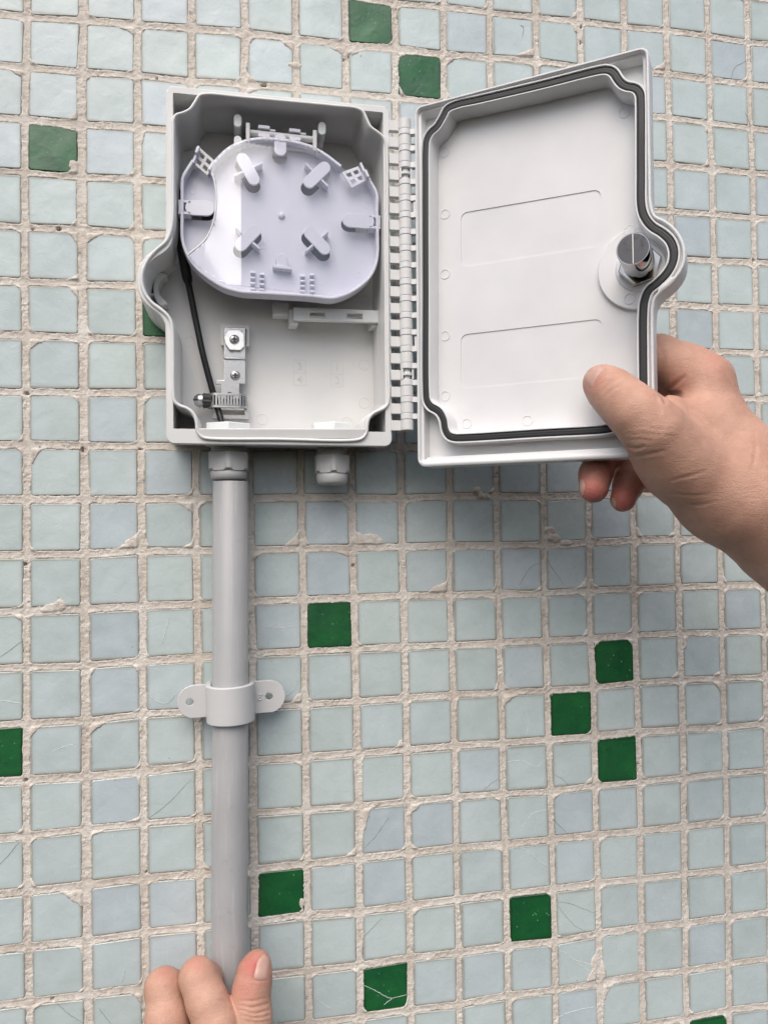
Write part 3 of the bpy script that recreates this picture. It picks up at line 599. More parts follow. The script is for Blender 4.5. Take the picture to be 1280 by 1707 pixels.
shell.plate(offset(body, -.6), 1.0, 4.6)                                       # back
o_body = shell.build('body', M['shell'], box, .35, 35)
# inner wall with its rolled lip
lip = MB()
lip.sweep(P, [(-2.2, 4.4), (-.95, HZ+.6), (-.55, HZ+1.3), (0, HZ+1.55), (.55, HZ+1.3), (.95, HZ+.6), (.95, HZ-6), (.6, 4.4)])
o_lip = lip.build('inner_wall', M['shell'], box, 0, 50)
# sloping shelf behind the bottom lip
shf = MB(); a, b = bx(331, 714.5, HZ), bx(609, 714.5, HZ); c, d = bx(338, 731, HZ), bx(604, 732.5, HZ)
s0 = [(a[0], a[1], HZ+1.3), (b[0], b[1]-.2, HZ+1.3), (d[0], d[1]+.2, HZ+.55), (c[0], c[1]+.2, HZ+.55)]
shf.add(s0+[(x, y, 4.5) for x, y, z in s0], [(0, 1, 2, 3), (7, 6, 5, 4), (0, 4, 5, 1), (1, 5, 6, 2), (2, 6, 7, 3), (3, 7, 4, 0)])
shf.build('bottom_shelf', M['shell'], box, .5)
# hinge: knuckles on the box, knuckles on the lid and a pin
PINZ = 42.5
px0 = bx(676.6, 460, PINZ)[0]; KR = 3.45
kt = bx(676, 200.3, PINZ)[1]; kb = bx(676, 717.6, PINZ)[1]; NK = 19; kl = 5.75; kp = (kt-kb-kl)/(NK-1)
pin = MB().lathe([(1.3, kb+.3), (1.3, kt-.3)], 12, 'y', (px0, 0, PINZ)); pin.build('hinge_pin', M['shell'], box)
kn = MB()
ang = [math.pi*2*k/20 for k in range(20)]
kn.lathe([(KR-.25, 0), (KR, .25), (KR, kl-.25), (KR-.25, kl)], 24, 'y', (px0, 0, PINZ))
kn.box(xr-.6-0, px0-1.0, .15, kl-.15, PINZ-4.2, PINZ-1.0)
k0 = kn.build('hinge_knuckle', M['shell'], box, 0, 40)
slot = MB()                                                                # narrow H-shaped knuckles
slot.lathe([(KR*.6, 0), (KR*.6, kl)], 16, 'y', (px0, 0, PINZ)); slot.lathe([(KR, 2.1), (KR, 3.6)], 24, 'y', (px0, 0, PINZ))
slot.box(px0-KR, px0-KR+1.1, .1, kl-.1, PINZ-2.5, PINZ+2.2); slot.box(px0+KR-1.1, px0+KR, .1, kl-.1, PINZ-2.5, PINZ+2.2); slot.box(xr-.6, px0-1.0, .15, kl-.15, PINZ-4.2, PINZ-1.0)
k1 = slot.build('hinge_knuckle', M['shell'], box, .2, 40)
def copy_of(o, parent, loc):
    c = o.copy(); C.objects.link(c); c.parent = parent; c.location = (loc[0]*.001, loc[1]*.001, loc[2]*.001); return c
for k in range(NK):
    y = kt-kl-kp*k; src = k1 if k in (3, 15) else k0
    if k == 0: k0.location = (0, y*.001, 0)
    elif k == 3: k1.location = (0, y*.001, 0)
    else: copy_of(src, box, (0, y, 0))

# ------------------------------------------------------------------ lid
lid_m = Matrix.Translation(Vector(LX0)*.001) @ Matrix.Rotation(-LTH, 4, 'Y')
def lpts(pts, w): return [tuple(ld(a, b, w)) for a, b in pts]
t0 = np.array(ld(692.8, 176, 0)); t1 = np.array(ld(1081.8, 76.5, 0)); t2 = np.array(ld(1090.5, 762, 0)); t3 = np.array(ld(693.4, 777, 0))
ul = (t0[0]+t3[0])/2; ur = (t1[0]+t2[0])/2; vt = (t0[1]+t1[1])/2; vb = (t2[1]+t3[1])/2
TG = lpts([(1085.6, 330), (1087.5, 348), (1093, 358.7), (1107.5, 366), (1125, 380), (1137.5, 400), (1142, 420), (1140, 440), (1131, 458), (1116, 474.5), (1101.5, 486), (1091.5, 500), (1088.3, 516), (1088.2, 535)], 0)
TG = [(max(a, ur), b) for a, b in TG]; TG[0] = (ur, TG[0][1]); TG[-1] = (ur, TG[-1][1])
tg = [tuple(p) for p in spline(TG, .8, closed=False)]
cr = fillet([(ul, vb), (ur, vb), (ur, vt), (ul, vt)], 4.5, 8); um, vm = (ul+ur)/2, (vt+vb)/2
q1 = sorted([tuple(p) for p in cr if p[0] > um and p[1] > vm], key=lambda p: p[0]); q4 = sorted([tuple(p) for p in cr if p[0] > um and p[1] < vm], key=lambda p: -p[0])
q3 = sorted([tuple(p) for p in cr if p[0] < um and p[1] < vm], key=lambda p: -p[0]); q2 = sorted([tuple(p) for p in cr if p[0] < um and p[1] > vm], key=lambda p: p[0])
OL = ccw(np.array(q1+tg+q4+q3+q2))
GK = [(709.3, 300), (709.6, 250), (711.5, 234), (717.5, 222.5), (729, 211.5), (738, 196.5), (746, 182.5), (761, 175.2), (800, 166.3), (900, 143), (995, 119.2), (1008, 117.3), (1017, 119), (1023.5, 124), (1028.5, 132), (1035.5, 140.4), (1045, 145.3), (1055, 147), (1062.5, 151.5), (1066.4, 159), (1067.2, 170),
      (1067.6, 290), (1068.5, 345), (1073.7, 362.5), (1085, 377.5), (1104, 390), (1116.5, 402.5), (1122.5, 420), (1120, 440), (1110, 457.5), (1095, 472.5), (1080.5, 485), (1073.4, 502.5), (1071.2, 527.5), (1071.2, 590), (1071.4, 655), (1070, 667), (1062, 675), (1050, 680), (1040.5, 688), (1035.5, 700), (1030, 710), (1018, 714),
      (1005, 716.5), (900, 722.6), (770, 730.3), (757.5, 730), (747.5, 726), (742, 716), (739.2, 700), (731.4, 686.2), (718, 677.7), (711.8, 668.5), (710.2, 655), (709.6, 480)]
GP = spline(lpts(GK, -1.5), 1.0)
LD = MB()
nl = normals2(OL); spl = np.where(nl[:, 1] < -.7, 1.75, 1.0)
LD.sweep(OL, [(-.3, -17), (0, -14), (0, -.5), (-.4, 0), (-1.0, 0), (-1.5, -.6), (-1.7, -2.2), (-2.9, -2.6), (-3.4, -8.6), (-3.4, -17)], scale=spl)
LD.sweep(GP, [(1.75, -13), (1.85, -1.1), (2.1, -.7), (2.6, -.7), (2.9, -1.1), (3.1, -13)])
LD.sweep(GP, [(-1.75, -13), (-1.85, -1.0), (-2.05, -.65), (-2.5, -.65), (-2.75, -1.0), (-3.4, -13.5)])
LD.plate(offset(OL, -1.2), -11.5, -9.2, [offset(GP, -2.2)])                  # land around the seal
# recessed panel with two sunk label fields
PW = -12.0
def quadpts(c4, w): return [tuple(ld(a, b, w)) for a, b in c4]
f1 = fillet(quadpts([(768, 355), (1001, 315), (1001, 410), (768, 446)], PW), 3.6, 6)
f2 = fillet(quadpts([(768, 558), (1003, 531), (1003, 627), (768, 648.5)], PW), 3.6, 6)
LD.plate(offset(GP, -2.6), PW-1.6, PW, [f1, f2]); LD.plate(offset(f1, .3), PW-2.2, PW-.4); LD.plate(offset(f2, .3), PW-2.2, PW-.4)
LD.plate(offset(OL, -.35), -18.2, -13.3)
lid = LD.build('lid', M['lid'], box, 0, 38)
lid.matrix_local = lid_m
# bosses round the lock
LC = np.array(ld(1066, 442, -6)); LC = (LC+0*LC)
inn = offset(GP, -2.7)
def clip_disc(cx, cy, r):           # the part of a disc that stays inside the seal
    out = []
    for k in range(96):
        a = 2*math.pi*k/96; rr = r
        while rr > 2 and not inside((cx+rr*math.cos(a), cy+rr*math.sin(a)), inn): rr -= .15
        out.append((cx+rr*math.cos(a), cy+rr*math.sin(a)))
    return np.array(out)
bs = MB()
cA = clip_disc(LC[0], LC[1], 20.5)
nA = len(cA); cB = LC+(cA-LC)*(1-.35/20)
bs.add([(a, b, PW-.5) for a, b in cA]+[(a, b, PW+2.2) for a, b in cA]+[(a, b, PW+2.6) for a, b in cB], [(i, (i+1) % nA, (i+1) % nA+nA, i+nA) for i in range(nA)]+[(i+nA, (i+1) % nA+nA, (i+1) % nA+2*nA, i+2*nA) for i in range(nA)]+[tuple(range(2*nA, 3*nA))])
bs.lathe([(12.2, PW+2.4), (11.6, PW+3.6), (11.0, PW+4.0)], 40, 'z', (LC[0], LC[1], 0))
bs.build('lock_boss', M['lid'], lid, 0, 40)
hx = [(LC[0]+10.4*math.cos(R(60*k+12)), LC[1]+10.4*math.sin(R(60*k+12))) for k in range(6)]
MB().prism(hx, PW+4.0, PW+7.6).build('lock_nut', M['chrome'], lid, .5)
MB().lathe([(7.5, PW+7.5), (7.5, PW+29.9), (7.2, PW+30.3)], 40, 'z', (LC[0], LC[1], 0)).build('lock_barrel', M['chrome'], lid, .0, 40)
lf = MB().lathe([(6.9, PW+30.0), (6.9, PW+30.45)], 40, 'z', (LC[0], LC[1], 0)).build('lock_face', M['lockface'], lid, 0)
MB().box(LC[0]-.2, LC[0]+.2, LC[1]-6.8, LC[1]+6.8, PW+30.3, PW+30.53).build('lock_mark', M['lit'], lid)
gk = MB().sweep(GP, [(-1.95, -9), (-1.95, -2.0), (-1.5, -1.45), (-.5, -1.25), (-.15, -1.33), (.15, -1.33), (.5, -1.25), (1.5, -1.45), (1.95, -2.0), (1.95, -9)])
gk.build('gasket', M['gasket'], lid, 0, 60)
ring = MB()
for (a, b) in ((741, 254), (742, 357), (742, 457), (742, 560), (742, 660), (778, 706), (879, 701), (1040, 188)):
    u, v = ld(a, b, PW); ring.lathe([(2.75, PW-.2), (2.75, PW+.22), (2.55, PW+.30), (2.35, PW+.22), (2.35, PW-.2)], 28, 'z', (u, v, 0), cap=False)
for (a, b) in ((1049, 384), (1049, 498)):
    u, v = ld(a, b, PW+2.6); ring.lathe([(2.75, PW+2.4), (2.75, PW+2.82), (2.55, PW+2.9), (2.35, PW+2.82), (2.35, PW+2.4)], 28, 'z', (u, v, 0), cap=False)
ring.build('ejector_marks', M['lid'], lid, 0, 60)['kind'] = 'stuff'
# lid knuckles live on the lid, round the same pin
inv = lid_m.inverted(); pc = inv @ Vector((px0*.001, 0, PINZ*.001))*1000
lk = MB(); gap = kp-kl
lk.lathe([(KR-.1, .12), (KR+.12, .35), (KR+.12, gap-.35), (KR-.1, gap-.12)], 24, 'y', (pc.x, 0, pc.z))
dv = np.array([1.0-pc.x, 0, -3.5-pc.z]); 
lk.add([(pc.x, .3, pc.z+1.6), (1.5, .3, -1.6), (1.5, .3, -5.5), (pc.x, .3, pc.z-1.8), (pc.x, gap-.3, pc.z+1.6), (1.5, gap-.3, -1.6), (1.5, gap-.3, -5.5), (pc.x, gap-.3, pc.z-1.8)],
       [(0, 1, 2, 3), (7, 6, 5, 4), (0, 4, 5, 1), (1, 5, 6, 2), (2, 6, 7, 3)])
l0 = lk.build('lid_knuckle', M['lid'], lid, 0, 40)
for k in range(NK-1):
    y = kt-kl-kp*k-gap
    if k == 0: l0.location = (0, y*.001, 0)
    else: copy_of(l0, lid, (0, y, 0))
stop = MB().box(-1.6, .6, 0, 6.2, -5.5, -1.4).build('hinge_stop', M['lid'], lid, .2)
for k, (a, b) in enumerate(((690, 353), (690, 579))):
    y = ld(a, b, 0)[1]
    if k == 0: stop.location = (0, y*.001, 0)
    else: copy_of(stop, lid, (0, y, 0))

# ------------------------------------------------------------------ splice tray and what is fitted inside the box
TB, TT = 24.5, 33.5
tray_l = [(413, 233.4), (385, 244.5), (360, 267.4), (348, 283), (331.5, 246), (321, 269), (306, 293), (304, 300), (304, 345), (304, 395), (307.8, 412), (319.7, 436), (342, 458), (373, 477.6), (394, 485), (435, 488), (480, 490.4), (520, 493), (549, 496.5), (561, 496), (582, 488), (601, 476), (617, 460), (626, 441), (630, 421), (629.5, 380), (628, 322), (614, 296), (604, 270)]
top_arc = [(568, 276.5), (541.6, 256.5), (519, 244.5), (490, 235.5), (462, 231.6), (446, 230), (430, 230.8), (413, 233.4), (385, 244.5), (360, 267.4), (349, 282.5)]
rest = [(322, 267), (306, 293), (304.2, 300), (304, 345), (304, 395), (307.8, 412), (319.7, 436), (342, 458), (373, 477.6), (394, 484), (405, 486), (435, 487.8), (480, 490.4), (520, 493), (549, 496.3), (561, 495.2), (582, 488), (601, 476), (617, 460), (626, 441), (629.5, 421), (629.6, 400), (628.6, 350), (627.7, 322), (614, 296)]
arcP = np.array(spline(bpts(top_arc, TT), 1.2, closed=False)); resP = np.array(spline(bpts(rest, TT), 1.2, closed=False))
adL = np.array(bpts([(345, 285)], TT)); adR = np.array(bpts([(571, 286)], TT))
full = ccw(np.vstack([arcP, resP]))
def obr(p, q, r, z): a = np.array(bx(*p, z)); b = np.array(bx(*q, z)); return a, b, r
TWZ = TB+8.4
towers = [((405, 265), (423, 298)), ((541, 279), (516, 303)), ((425, 384), (402, 408)), ((517, 388), (541, 414))]
holes = []; tw = []
for p, q in towers:
    a, b, r = obr(p, q, 3.35, TWZ); tw.append((a, b, r)); holes.append(obround(a+(-.2, -.7), b+(-.2, -.7), r+.75))
ta = np.array(bx(467.5, 240, TWZ)); tb = np.array(bx(467.5, 249.5, TWZ)); holes.append(obround(ta+(0, -2.6), tb+(0, -.8), 4.0))
ba = np.array(bx(470, 432, TB+5)); holes.append(obround(ba+(0, .6), ba+(0, -2.8), 3.1))
ra, rb = np.array(bx(583, 366.5, TWZ)), np.array(bx(612, 369, TWZ)); holes.append(obround(ra, rb, 4.0))
la, lb = np.array(bx(345, 347, TWZ)), np.array(bx(322, 346, TWZ)); holes.append(obround(la, lb, 4.0))
base_out = ccw(offset(full, -.3))
T = MB(); T.plate(base_out, TB, TB+1.4, holes)
T.sweep(arcP, [(-.75, TB-.3), (-.75, TT-.2), (-.5, TT), (.5, TT), (.75, TT-.2), (.75, TB-.3)], closed=False)
T.sweep(resP, [(-.75, TB-.3), (-.75, TT-.2), (-.5, TT), (.5, TT), (.75, TT-.2), (.75, TB-.3)], closed=False)
tray = T.build('splice_tray', M['tray'], box, 0, 40)
tray.data.update()
tray['label'] = 'white splice tray with rounded sides'
for k, (a, b, r) in enumerate(tw):                                          # spooling lugs with cross fins
    g_ = MB(); g_.prism(obround(a, b, r, 10), TWZ-1.3, TWZ)
    c = (a+b)/2; d = (b-a)/np.linalg.norm(b-a); nn = np.array([-d[1], d[0]])
    for sg in (-1, 1):
        s0, s1 = c+nn*sg*(r-.6), c+nn*sg*(r+5.2); w = d*.6
        g_.prism(ccw(np.array([s0-w, s1-w, s1+w, s0+w])), TB+1.2, TWZ-.3)
    g_.build('spool_lug', M['tray'], tray, .25)
g_ = MB(); g_.prism(obround(ta+(0, 2.5), tb, 3.3, 10), TWZ-1.2, TWZ); g_.build('retaining_tab', M['tray'], tray, .25)
g_ = MB(); g_.prism(obround(ba, ba+(0, -3.2), 3.1, 10), TB+4.0, TB+5.2)
p, q = bx(455, 441, TB+6), bx(487, 445, TB+6); g_.prism(ccw(np.array([p, q, (q[0], q[1]-1.7), (p[0], p[1]-1.7)])), TB+1.2, TB+6.2); g_.build('retaining_tab', M['tray'], tray, .25)
for a, b, sg in ((ra, rb, 1), (la, lb, -1)):                                # finger channels at the two sides
    g_ = MB(); e = b[0]+sg*3.0; hw = 4.0
    g_.plate(ccw(np.vstack([obround(a, b, hw, 10)])), TWZ-1.3, TWZ)
    x0, x1 = sorted((b[0]+sg*1.2, b[0]+sg*7.6)); g_.box(x0, x1, b[1]+2.4, b[1]+3.8, TB+1, TT-.6); g_.box(x0, x1, b[1]-3.8, b[1]-2.4, TB+1, TT-.6)
    x2, x3 = sorted((b[0]+sg*5.0, b[0]+sg*7.4)); g_.box(x2, x3, b[1]-2.4, b[1]+2.4, TWZ-1.2, TWZ+.1)
    g_.build('cable_channel', M['tray'], tray, .25)
pc_ = bx(469.5, 360, TB+1.4); MB().lathe([(1.9, TB+1.2), (1.85, TB+2.0), (1.4, TB+2.7), (.6, TB+3.0)], 20, 'z', (*pc_, 0)).build('locating_pin', M['tray'], tray, 0, 60)
rg = MB()
for (a, b) in ((322, 318), (520, 384), (499, 413), (439, 410), (597, 459), (536, 480), (486, 477), (455, 477), (400, 475), (339, 445), (610, 342), (398, 370)):
    u, v = bx(a, b, TB+1.4); rg.lathe([(1.9, TB+1.3), (1.9, TB+1.5), (1.75, TB+1.56), (1.6, TB+1.5), (1.6, TB+1.3)], 20, 'z', (u, v, 0), cap=False)
rg.build('ejector_marks', M['tray'], tray, 0, 60)['kind'] = 'stuff'
MB().plate(offset(base_out, -9), 11, 14).build('hole_shade_plate', plastic('hole_shade_dark', (.075, .075, .085), .5), tray, .5)  # unseen dark plate added so the tray holes look shaded
# splice holder teeth
for (px, py0, py1) in ((421.5, 455, 482), (437, 458, 483), (504.5, 461, 486), (520.5, 459, 486.5)):
    for k in range(4):
        u, v = bx(px, py0+(py1-py0)*k/3-2, TB+4); w = 1.25
        MB().add([(u-w, v+.9, TB+1.2), (u+w, v+.9, TB+1.2), (u+w, v-1.3, TB+1.2), (u-w, v-1.3, TB+1.2), (u-w, v+.6, TB+3.4), (u+w, v+.6, TB+3.4), (u+w, v-.9, TB+5.0), (u-w, v-.9, TB+5.0)],
                 [(3, 2, 1, 0), (4, 5, 6, 7), (0, 1, 5, 4), (1, 2, 6, 5), (2, 3, 7, 6), (3, 0, 4, 7)]).build('splice_tooth', M['tray'], tray, .15)
# pierced adapter plates on the two upper corners
def pierced(c4, holes4, z, zup):
    P4 = [np.array(bx(*p, z)) for p in c4]; hs = []
    for (s, t) in holes4:
        m_ = []
        for (ds, dt) in ((-.13, -.11), (.13, -.11), (.13, .11), (-.13, .11)):
            a = P4[0]*(1-(s+ds))+P4[1]*(s+ds); b = P4[3]*(1-(s+ds))+P4[2]*(s+ds); m_.append(a*(1-(t+dt))+b*(t+dt))
        hs.append(np.array(m_))
    return MB().plate(ccw(np.array(P4)), z-1.1, z, hs), P4
H4 = [(.3, .3), (.72, .3), (.3, .72), (.72, .72)]
m1, P4 = pierced([(333, 246), (359, 268), (346, 293), (321, 271)], H4, TT-1.0, 2)
m1.build('pierced_plate', M['tray_grey'], tray, .2)
m2, Q4 = pierced([(569, 287), (597, 277), (612, 300), (586, 314)], H4, TT-2.0, 2)
m2.build('pierced_plate', M['tray'], tray, .2)
for (p, q) in (((321.5, 270), (331.8, 245.5)), ((601.5, 269.5), (613.5, 297))):
    a, b = np.array(bx(*p, TT+1)), np.array(bx(*q, TT+1)); d = (b-a)/np.linalg.norm(b-a); w = np.array([-d[1], d[0]])*.7
    c_ = a+(b-a)*.55
    k_ = MB(); k_.prism(ccw(np.array([a-w, b-w, b+w, a+w])), TB+.5, TT+.2); k_.prism(ccw(np.array([c_-w*1.1, b-w*1.1, b+w*1.1, c_+w*1.1])), TT, TT+2.6); k_.build('plate_clip', M['tray'], tray, .3)
# clear cover lying on the rim, its left edge curling up
cov_px = [(352, 287), (360, 268), (385, 245.5), (413, 234), (446, 230.5), (490, 236), (541, 257), (568, 277), (586, 295), (613, 297), (627, 323), (629, 400), (629, 421), (625, 441), (617, 460), (601, 475), (582, 487), (560, 494.5), (520, 492), (435, 487), (394, 483), (373, 477), (342, 457), (320, 436), (313, 427), (343, 400), (356, 371), (361, 337), (359, 308)]
cvp = spline(bpts(cov_px, TT+.4), 1.5); bb0 = cvp.min(0); bb1 = cvp.max(0)
XC = bx(402, 370, TT)[0]; YC0 = bx(402, 240, TT)[1]
def cover_z(x, y):               # creased upright line on the left, the flap falling away from it
    lean = max(0.0, (YC0-y))*.072
    t = XC-x
    return TT+.7+(lean+1.2)*(max(0, 1-t/19.0)*1.0 if t > 0 else max(0, 1+t/62.0)**1.3)+(lean*.35 if t > 0 else 0)*max(0, min(1, t/19.0))
cb = bmesh.new(); lay = [cb.verts.new((a*.001, b*.001, 0)) for a, b in cvp]; fc = cb.faces.new(lay)
bmesh.ops.triangulate(cb, faces=[fc])
for ax in (0, 1):
    for t in np.r_[np.linspace(bb0[ax], bb1[ax], 34), [bb0[ax]]][:-1] if ax else np.sort(np.r_[np.linspace(bb0[ax], bb1[ax], 34), XC-1.2, XC-.6, XC, XC+.6, XC+1.2])[1:-1]:
        geom = list(cb.verts)+list(cb.edges)+list(cb.faces)
        bmesh.ops.bisect_plane(cb, geom=geom, plane_co=(t*.001 if ax == 0 else 0, t*.001 if ax == 1 else 0, 0), plane_no=(1, 0, 0) if ax == 0 else (0, 1, 0))
for v_ in cb.verts: v_.co.z = cover_z(v_.co.x*1000, v_.co.y*1000)*.001
bmesh.ops.recalc_face_normals(cb, faces=cb.faces)
me = bpy.data.meshes.new('tray_cover'); cb.to_mesh(me); cb.free(); me.polygons.foreach_set('use_smooth', [True]*len(me.polygons))
mt = bpy.data.materials.new('clear_pvc'); mt.use_nodes = True; g = G(mt.node_tree); mt.node_tree.nodes.clear()
lw_ = g.n('ShaderNodeLayerWeight'); lw_.inputs[0].default_value = .5
fr_ = g.math('ADD', .065, g.math('MULTIPLY', g.math('POWER', lw_.outputs['Facing'], 4.0), .8))
tr_ = g.n('ShaderNodeBsdfTransparent'); tr_.inputs[0].default_value = (.985, .985, .995, 1)
gl_ = g.n('ShaderNodeBsdfGlossy'); gl_.inputs['Roughness'].default_value = .07
mx_ = g.n('ShaderNodeMixShader'); out_ = g.n('ShaderNodeOutputMaterial')
g.l(fr_, mx_.inputs[0]); g.l(tr_.outputs[0], mx_.inputs[1]); g.l(gl_.outputs[0], mx_.inputs[2]); g.l(mx_.outputs[0], out_.inputs[0])
me.materials.append(mt); cover = bpy.data.objects.new('tray_cover', me); C.objects.link(cover); cover.parent = tray
so = cover.modifiers.new('thickness', 'SOLIDIFY'); so.thickness = .0004; so.offset = 1
arc_ = spline([np.array([*bx(a, b, TT+.9), cover_z(*bx(a, b, TT+.9))]) for a, b in [(353, 288), (359, 308), (361.5, 337), (356.5, 371), (343.5, 400), (313.5, 427)]], 1.0, closed=False)
MB().tube(arc_, .55, 10).build('cover_edge', M['nut'], tray, 0, 60)  # clear edge drawn as a white bead, caught light put into its colour
cover['label'] = 'clear plastic cover sheet catching the bright sky'
# hinge bracket above the tray
hb = MB(); hz_ = 30.5
p, q = bx(410, 211, hz_), bx(529, 224, hz_)
def along(s, dz=0): return np.array(p)*(1-s)+np.array(q)*s
def bar(mb, s0, s1, dy0, dy1, z0, z1):
    a, b = along(s0), along(s1); mb.prism(ccw(np.array([a+(0, dy0), b+(0, dy0), b+(0, dy1), a+(0, dy1)])), z0, z1)
bar(hb, .02, .98, -9, -5.2, hz_-4, hz_-1)
bar(hb, 0, .055, -10, .6, hz_-3, hz_+3.4); bar(hb, .93, .985, -11, .6, hz_-3, hz_+3.4)
hb.build('tray_bracket', M['tray_grey'], box, .3)
a, b = along(.05), along(.94); c = np.array([*(a+(0, -3.2)), hz_]); d = np.array([*(b+(0, -3.2)), hz_])
MB().tube([c, c*.5+d*.5, d], 1.7, 16).build('tray_hinge_rod', M['tray_grey'], box)
for s0, s1 in ((.17, .33), (.60, .76)):
    t_ = MB(); bar(t_, s0, s1, -1.2, .7, hz_-1, hz_+2.3); bar(t_, s0, s1, -6.0, -4.0, hz_-1, hz_+2.6); bar(t_, s0+.15, s0+.24, -1.6, -.4, hz_-1, hz_+1.2); t_.build('hinge_clip', M['tray'], box, .25)
# backing plate behind the bracket, posts either side
u = [bx(398+22, 202+24, 6), bx(520, 238, 6)]
pl_ = rrect(*sorted((bx(417, 215, 6)[0], bx(515, 215, 6)[0])), bx(470, 262, 6)[1], bx(470, 203, 6)[1], 4)
MB().plate(pl_, 4.4, 7.0).build('backing_plate', M['shell'], box, .5)
for (pxx, y0, y1, yy) in ((396.5, 190, 222, 236), (537, 203, 215, 236)):
    a = bx(pxx, y0+6, 33); bpt = bx(pxx, yy, 16)
    po = MB(); w = 2.1
    po.prism(obround(a, (a[0], a[1]-3.2), w, 8), 5, 33)
    po.box(a[0]-w, a[0]+w, a[1]-16, a[1]-3, 5, 17.5)
    if pxx < 450: po.prism(obround((a[0], a[1]-11), (a[0], a[1]-13.5), w, 8), 5, 31.5)
    po.build('post', M['nut'], box, .5)
# adapter bar at the lower right of the tray
ab = MB(); z_ = 20.0
c4 = [np.array(bx(*t_, z_)) for t_ in ((489, 512), (634, 517.5), (634, 538.5), (489, 534))]
hs = []
for s0, s1 in ((.19, .36), (.61, .79)):
    top = [c4[0]*(1-s)+c4[1]*s for s in (s0, s1)]; bot = [c4[3]*(1-s)+c4[2]*s for s in (s0, s1)]
    hs.append(np.array([top[0]*.68+bot[0]*.32, top[1]*.68+bot[1]*.32, top[1]*.25+bot[1]*.75, top[0]*.25+bot[0]*.75]))
ab.plate(ccw(np.array(c4)), z_-2.2, z_, hs); ab.build('adapter_bar', M['nut'], box, .5)
for (t0_, t1_) in (((482, 516), (497, 541)), ((618, 530), (634, 545)), ((455, 503), (483, 524))):
    a, b = bx(*t0_, 16), bx(*t1_, 16); x0, x1 = sorted((a[0], b[0])); y0, y1 = sorted((a[1], b[1]))
    MB().box(x0, x1, y0, y1, 4.4, 17 if t0_[0] > 470 else 15).build('adapter_support', M['shell'], box, .5)
bk_ = MB(); a, b = bx(497, 520, 12), bx(628, 532, 12); bk_.box(a[0], b[0], b[1], a[1], 4.4, 12); bk_.build('adapter_rail', M['shell'], box, .5)
# numbered port fields moulded in the floor
FZ = 4.6
for (cxp, y0, y1, y2, t1_, t2_) in ((500, 600.5, 621.5, 642.5, '3', '4'), (562, 602.5, 624, 645, '1', '2')):
    fm = MB(); hw = 3.6
    ys = [bx(cxp, t_, FZ)[1] for t_ in (y0, y1, y2)]; xc = bx(cxp, y1, FZ)[0]
    for y_ in ys: fm.box(xc-hw, xc+hw, y_-.18, y_+.18, FZ-.2, FZ+.13)
    for x_ in (xc-hw, xc+hw): fm.box(x_-.18, x_+.18, ys[2], ys[0], FZ-.2, FZ+.13)
    fm.build('port_frame', M['shell'], box)
    for t_, ya, yb_ in ((t1_, ys[0], ys[1]), (t2_, ys[1], ys[2])):
        linked('port_number', text_mesh(t_, 6.2, .9), M['shell'], box, (xc, (ya+yb_)/2, FZ-.12))
rg = MB()
for (a, b) in ((315.5, 570), (607, 608), (607, 672), (437, 699), (578, 704), (608, 500)):
    u_, v_ = bx(a, b, FZ); rg.lathe([(3.2, FZ-.2), (3.2, FZ+.16), (3.0, FZ+.22), (2.8, FZ+.16), (2.8, FZ-.2)], 28, 'z', (u_, v_, 0), cap=False)
rg.build('floor_marks', M['shell'], box, 0, 60)['kind'] = 'stuff'
# saddle in the lock tongue
sd = MB(); pa = [(262, 455), (279, 458), (271, 463), (266, 470), (264, 479), (266, 489), (272, 498), (279, 505), (268, 509), (259, 498), (256, 480), (258, 466)]
sd.prism(ccw(np.array(spline(bpts(pa, 16), 1.2))), 4.4, 16); sd.build('lock_saddle', M['shell'], box, .4)
rb_ = MB()
for (p_, q_) in (((248, 458), (262, 461)), ((249, 492), (262, 489))):
    a, b = np.array(bx(*p_, 15)), np.array(bx(*q_, 15)); d = (b-a)/np.linalg.norm(b-a); w = np.array([-d[1], d[0]])*.6
    rb_.prism(ccw(np.array([a-w-d*3, b-w, b+w, a+w-d*3])), 4.4, 15)
rb_.build('saddle_rib', M['shell'], box, .3)
# strength-member bracket, screws and hose clamp
z_ = 13.0
fr1 = MB(); a, b = bx(368.5, 542, 8), bx(416, 578, 8); i_ = rrect(a[0]+1.6, b[0]-1.6, b[1]-8, a[1]-1.8, .5)
fr1.plate(rrect(a[0], b[0], b[1], a[1], .6), 4.4, 9.5, [rrect(a[0]+1.7, b[0]-1.7, b[1]+.8, a[1]-1.7, .4)])
a2, b2 = bx(355, 680, 8), bx(415, 698.5, 8); fr2 = MB(); fr2.plate(rrect(a2[0], b2[0], b2[1], a2[1], .6), 4.4, 8.5, [rrect(a2[0]+2, b2[0]-2.2, b2[1]+2.0, a2[1]-1, .4)])
fr1.build('bracket_mount', M['shell'], box, .3); fr2.build('bracket_mount', M['shell'], box, .3)
pz = 12.0
pp = [(373.5, 546), (409.5, 546), (409.5, 640), (399.5, 640), (399.5, 665), (367.5, 665), (367.5, 640.5), (360, 640.5), (360, 633.5), (373.5, 633.5)]
st = MB().prism(ccw(np.array(bpts(pp, pz))), pz-1.2, pz)
a, b = bx(374, 596, pz), bx(409, 600, pz); st.prism([(a[0], b[1]), (b[0], b[1]), (b[0], a[1]), (a[0], a[1])], pz-1, pz+1.0)
bracket = st.build('steel_bracket', M['steel'], box, .25)
oc = bpts([(381, 549.5), (400, 549.5), (407.5, 556), (408, 577), (401, 584), (383, 583.5), (376, 574), (373.5, 562), (376.5, 556)], pz+2)
MB().prism(ccw(fillet(oc, 1.2, 4)), pz+.2, pz+2.0).build('clamp_washer', M['bright_steel'], bracket, .35)
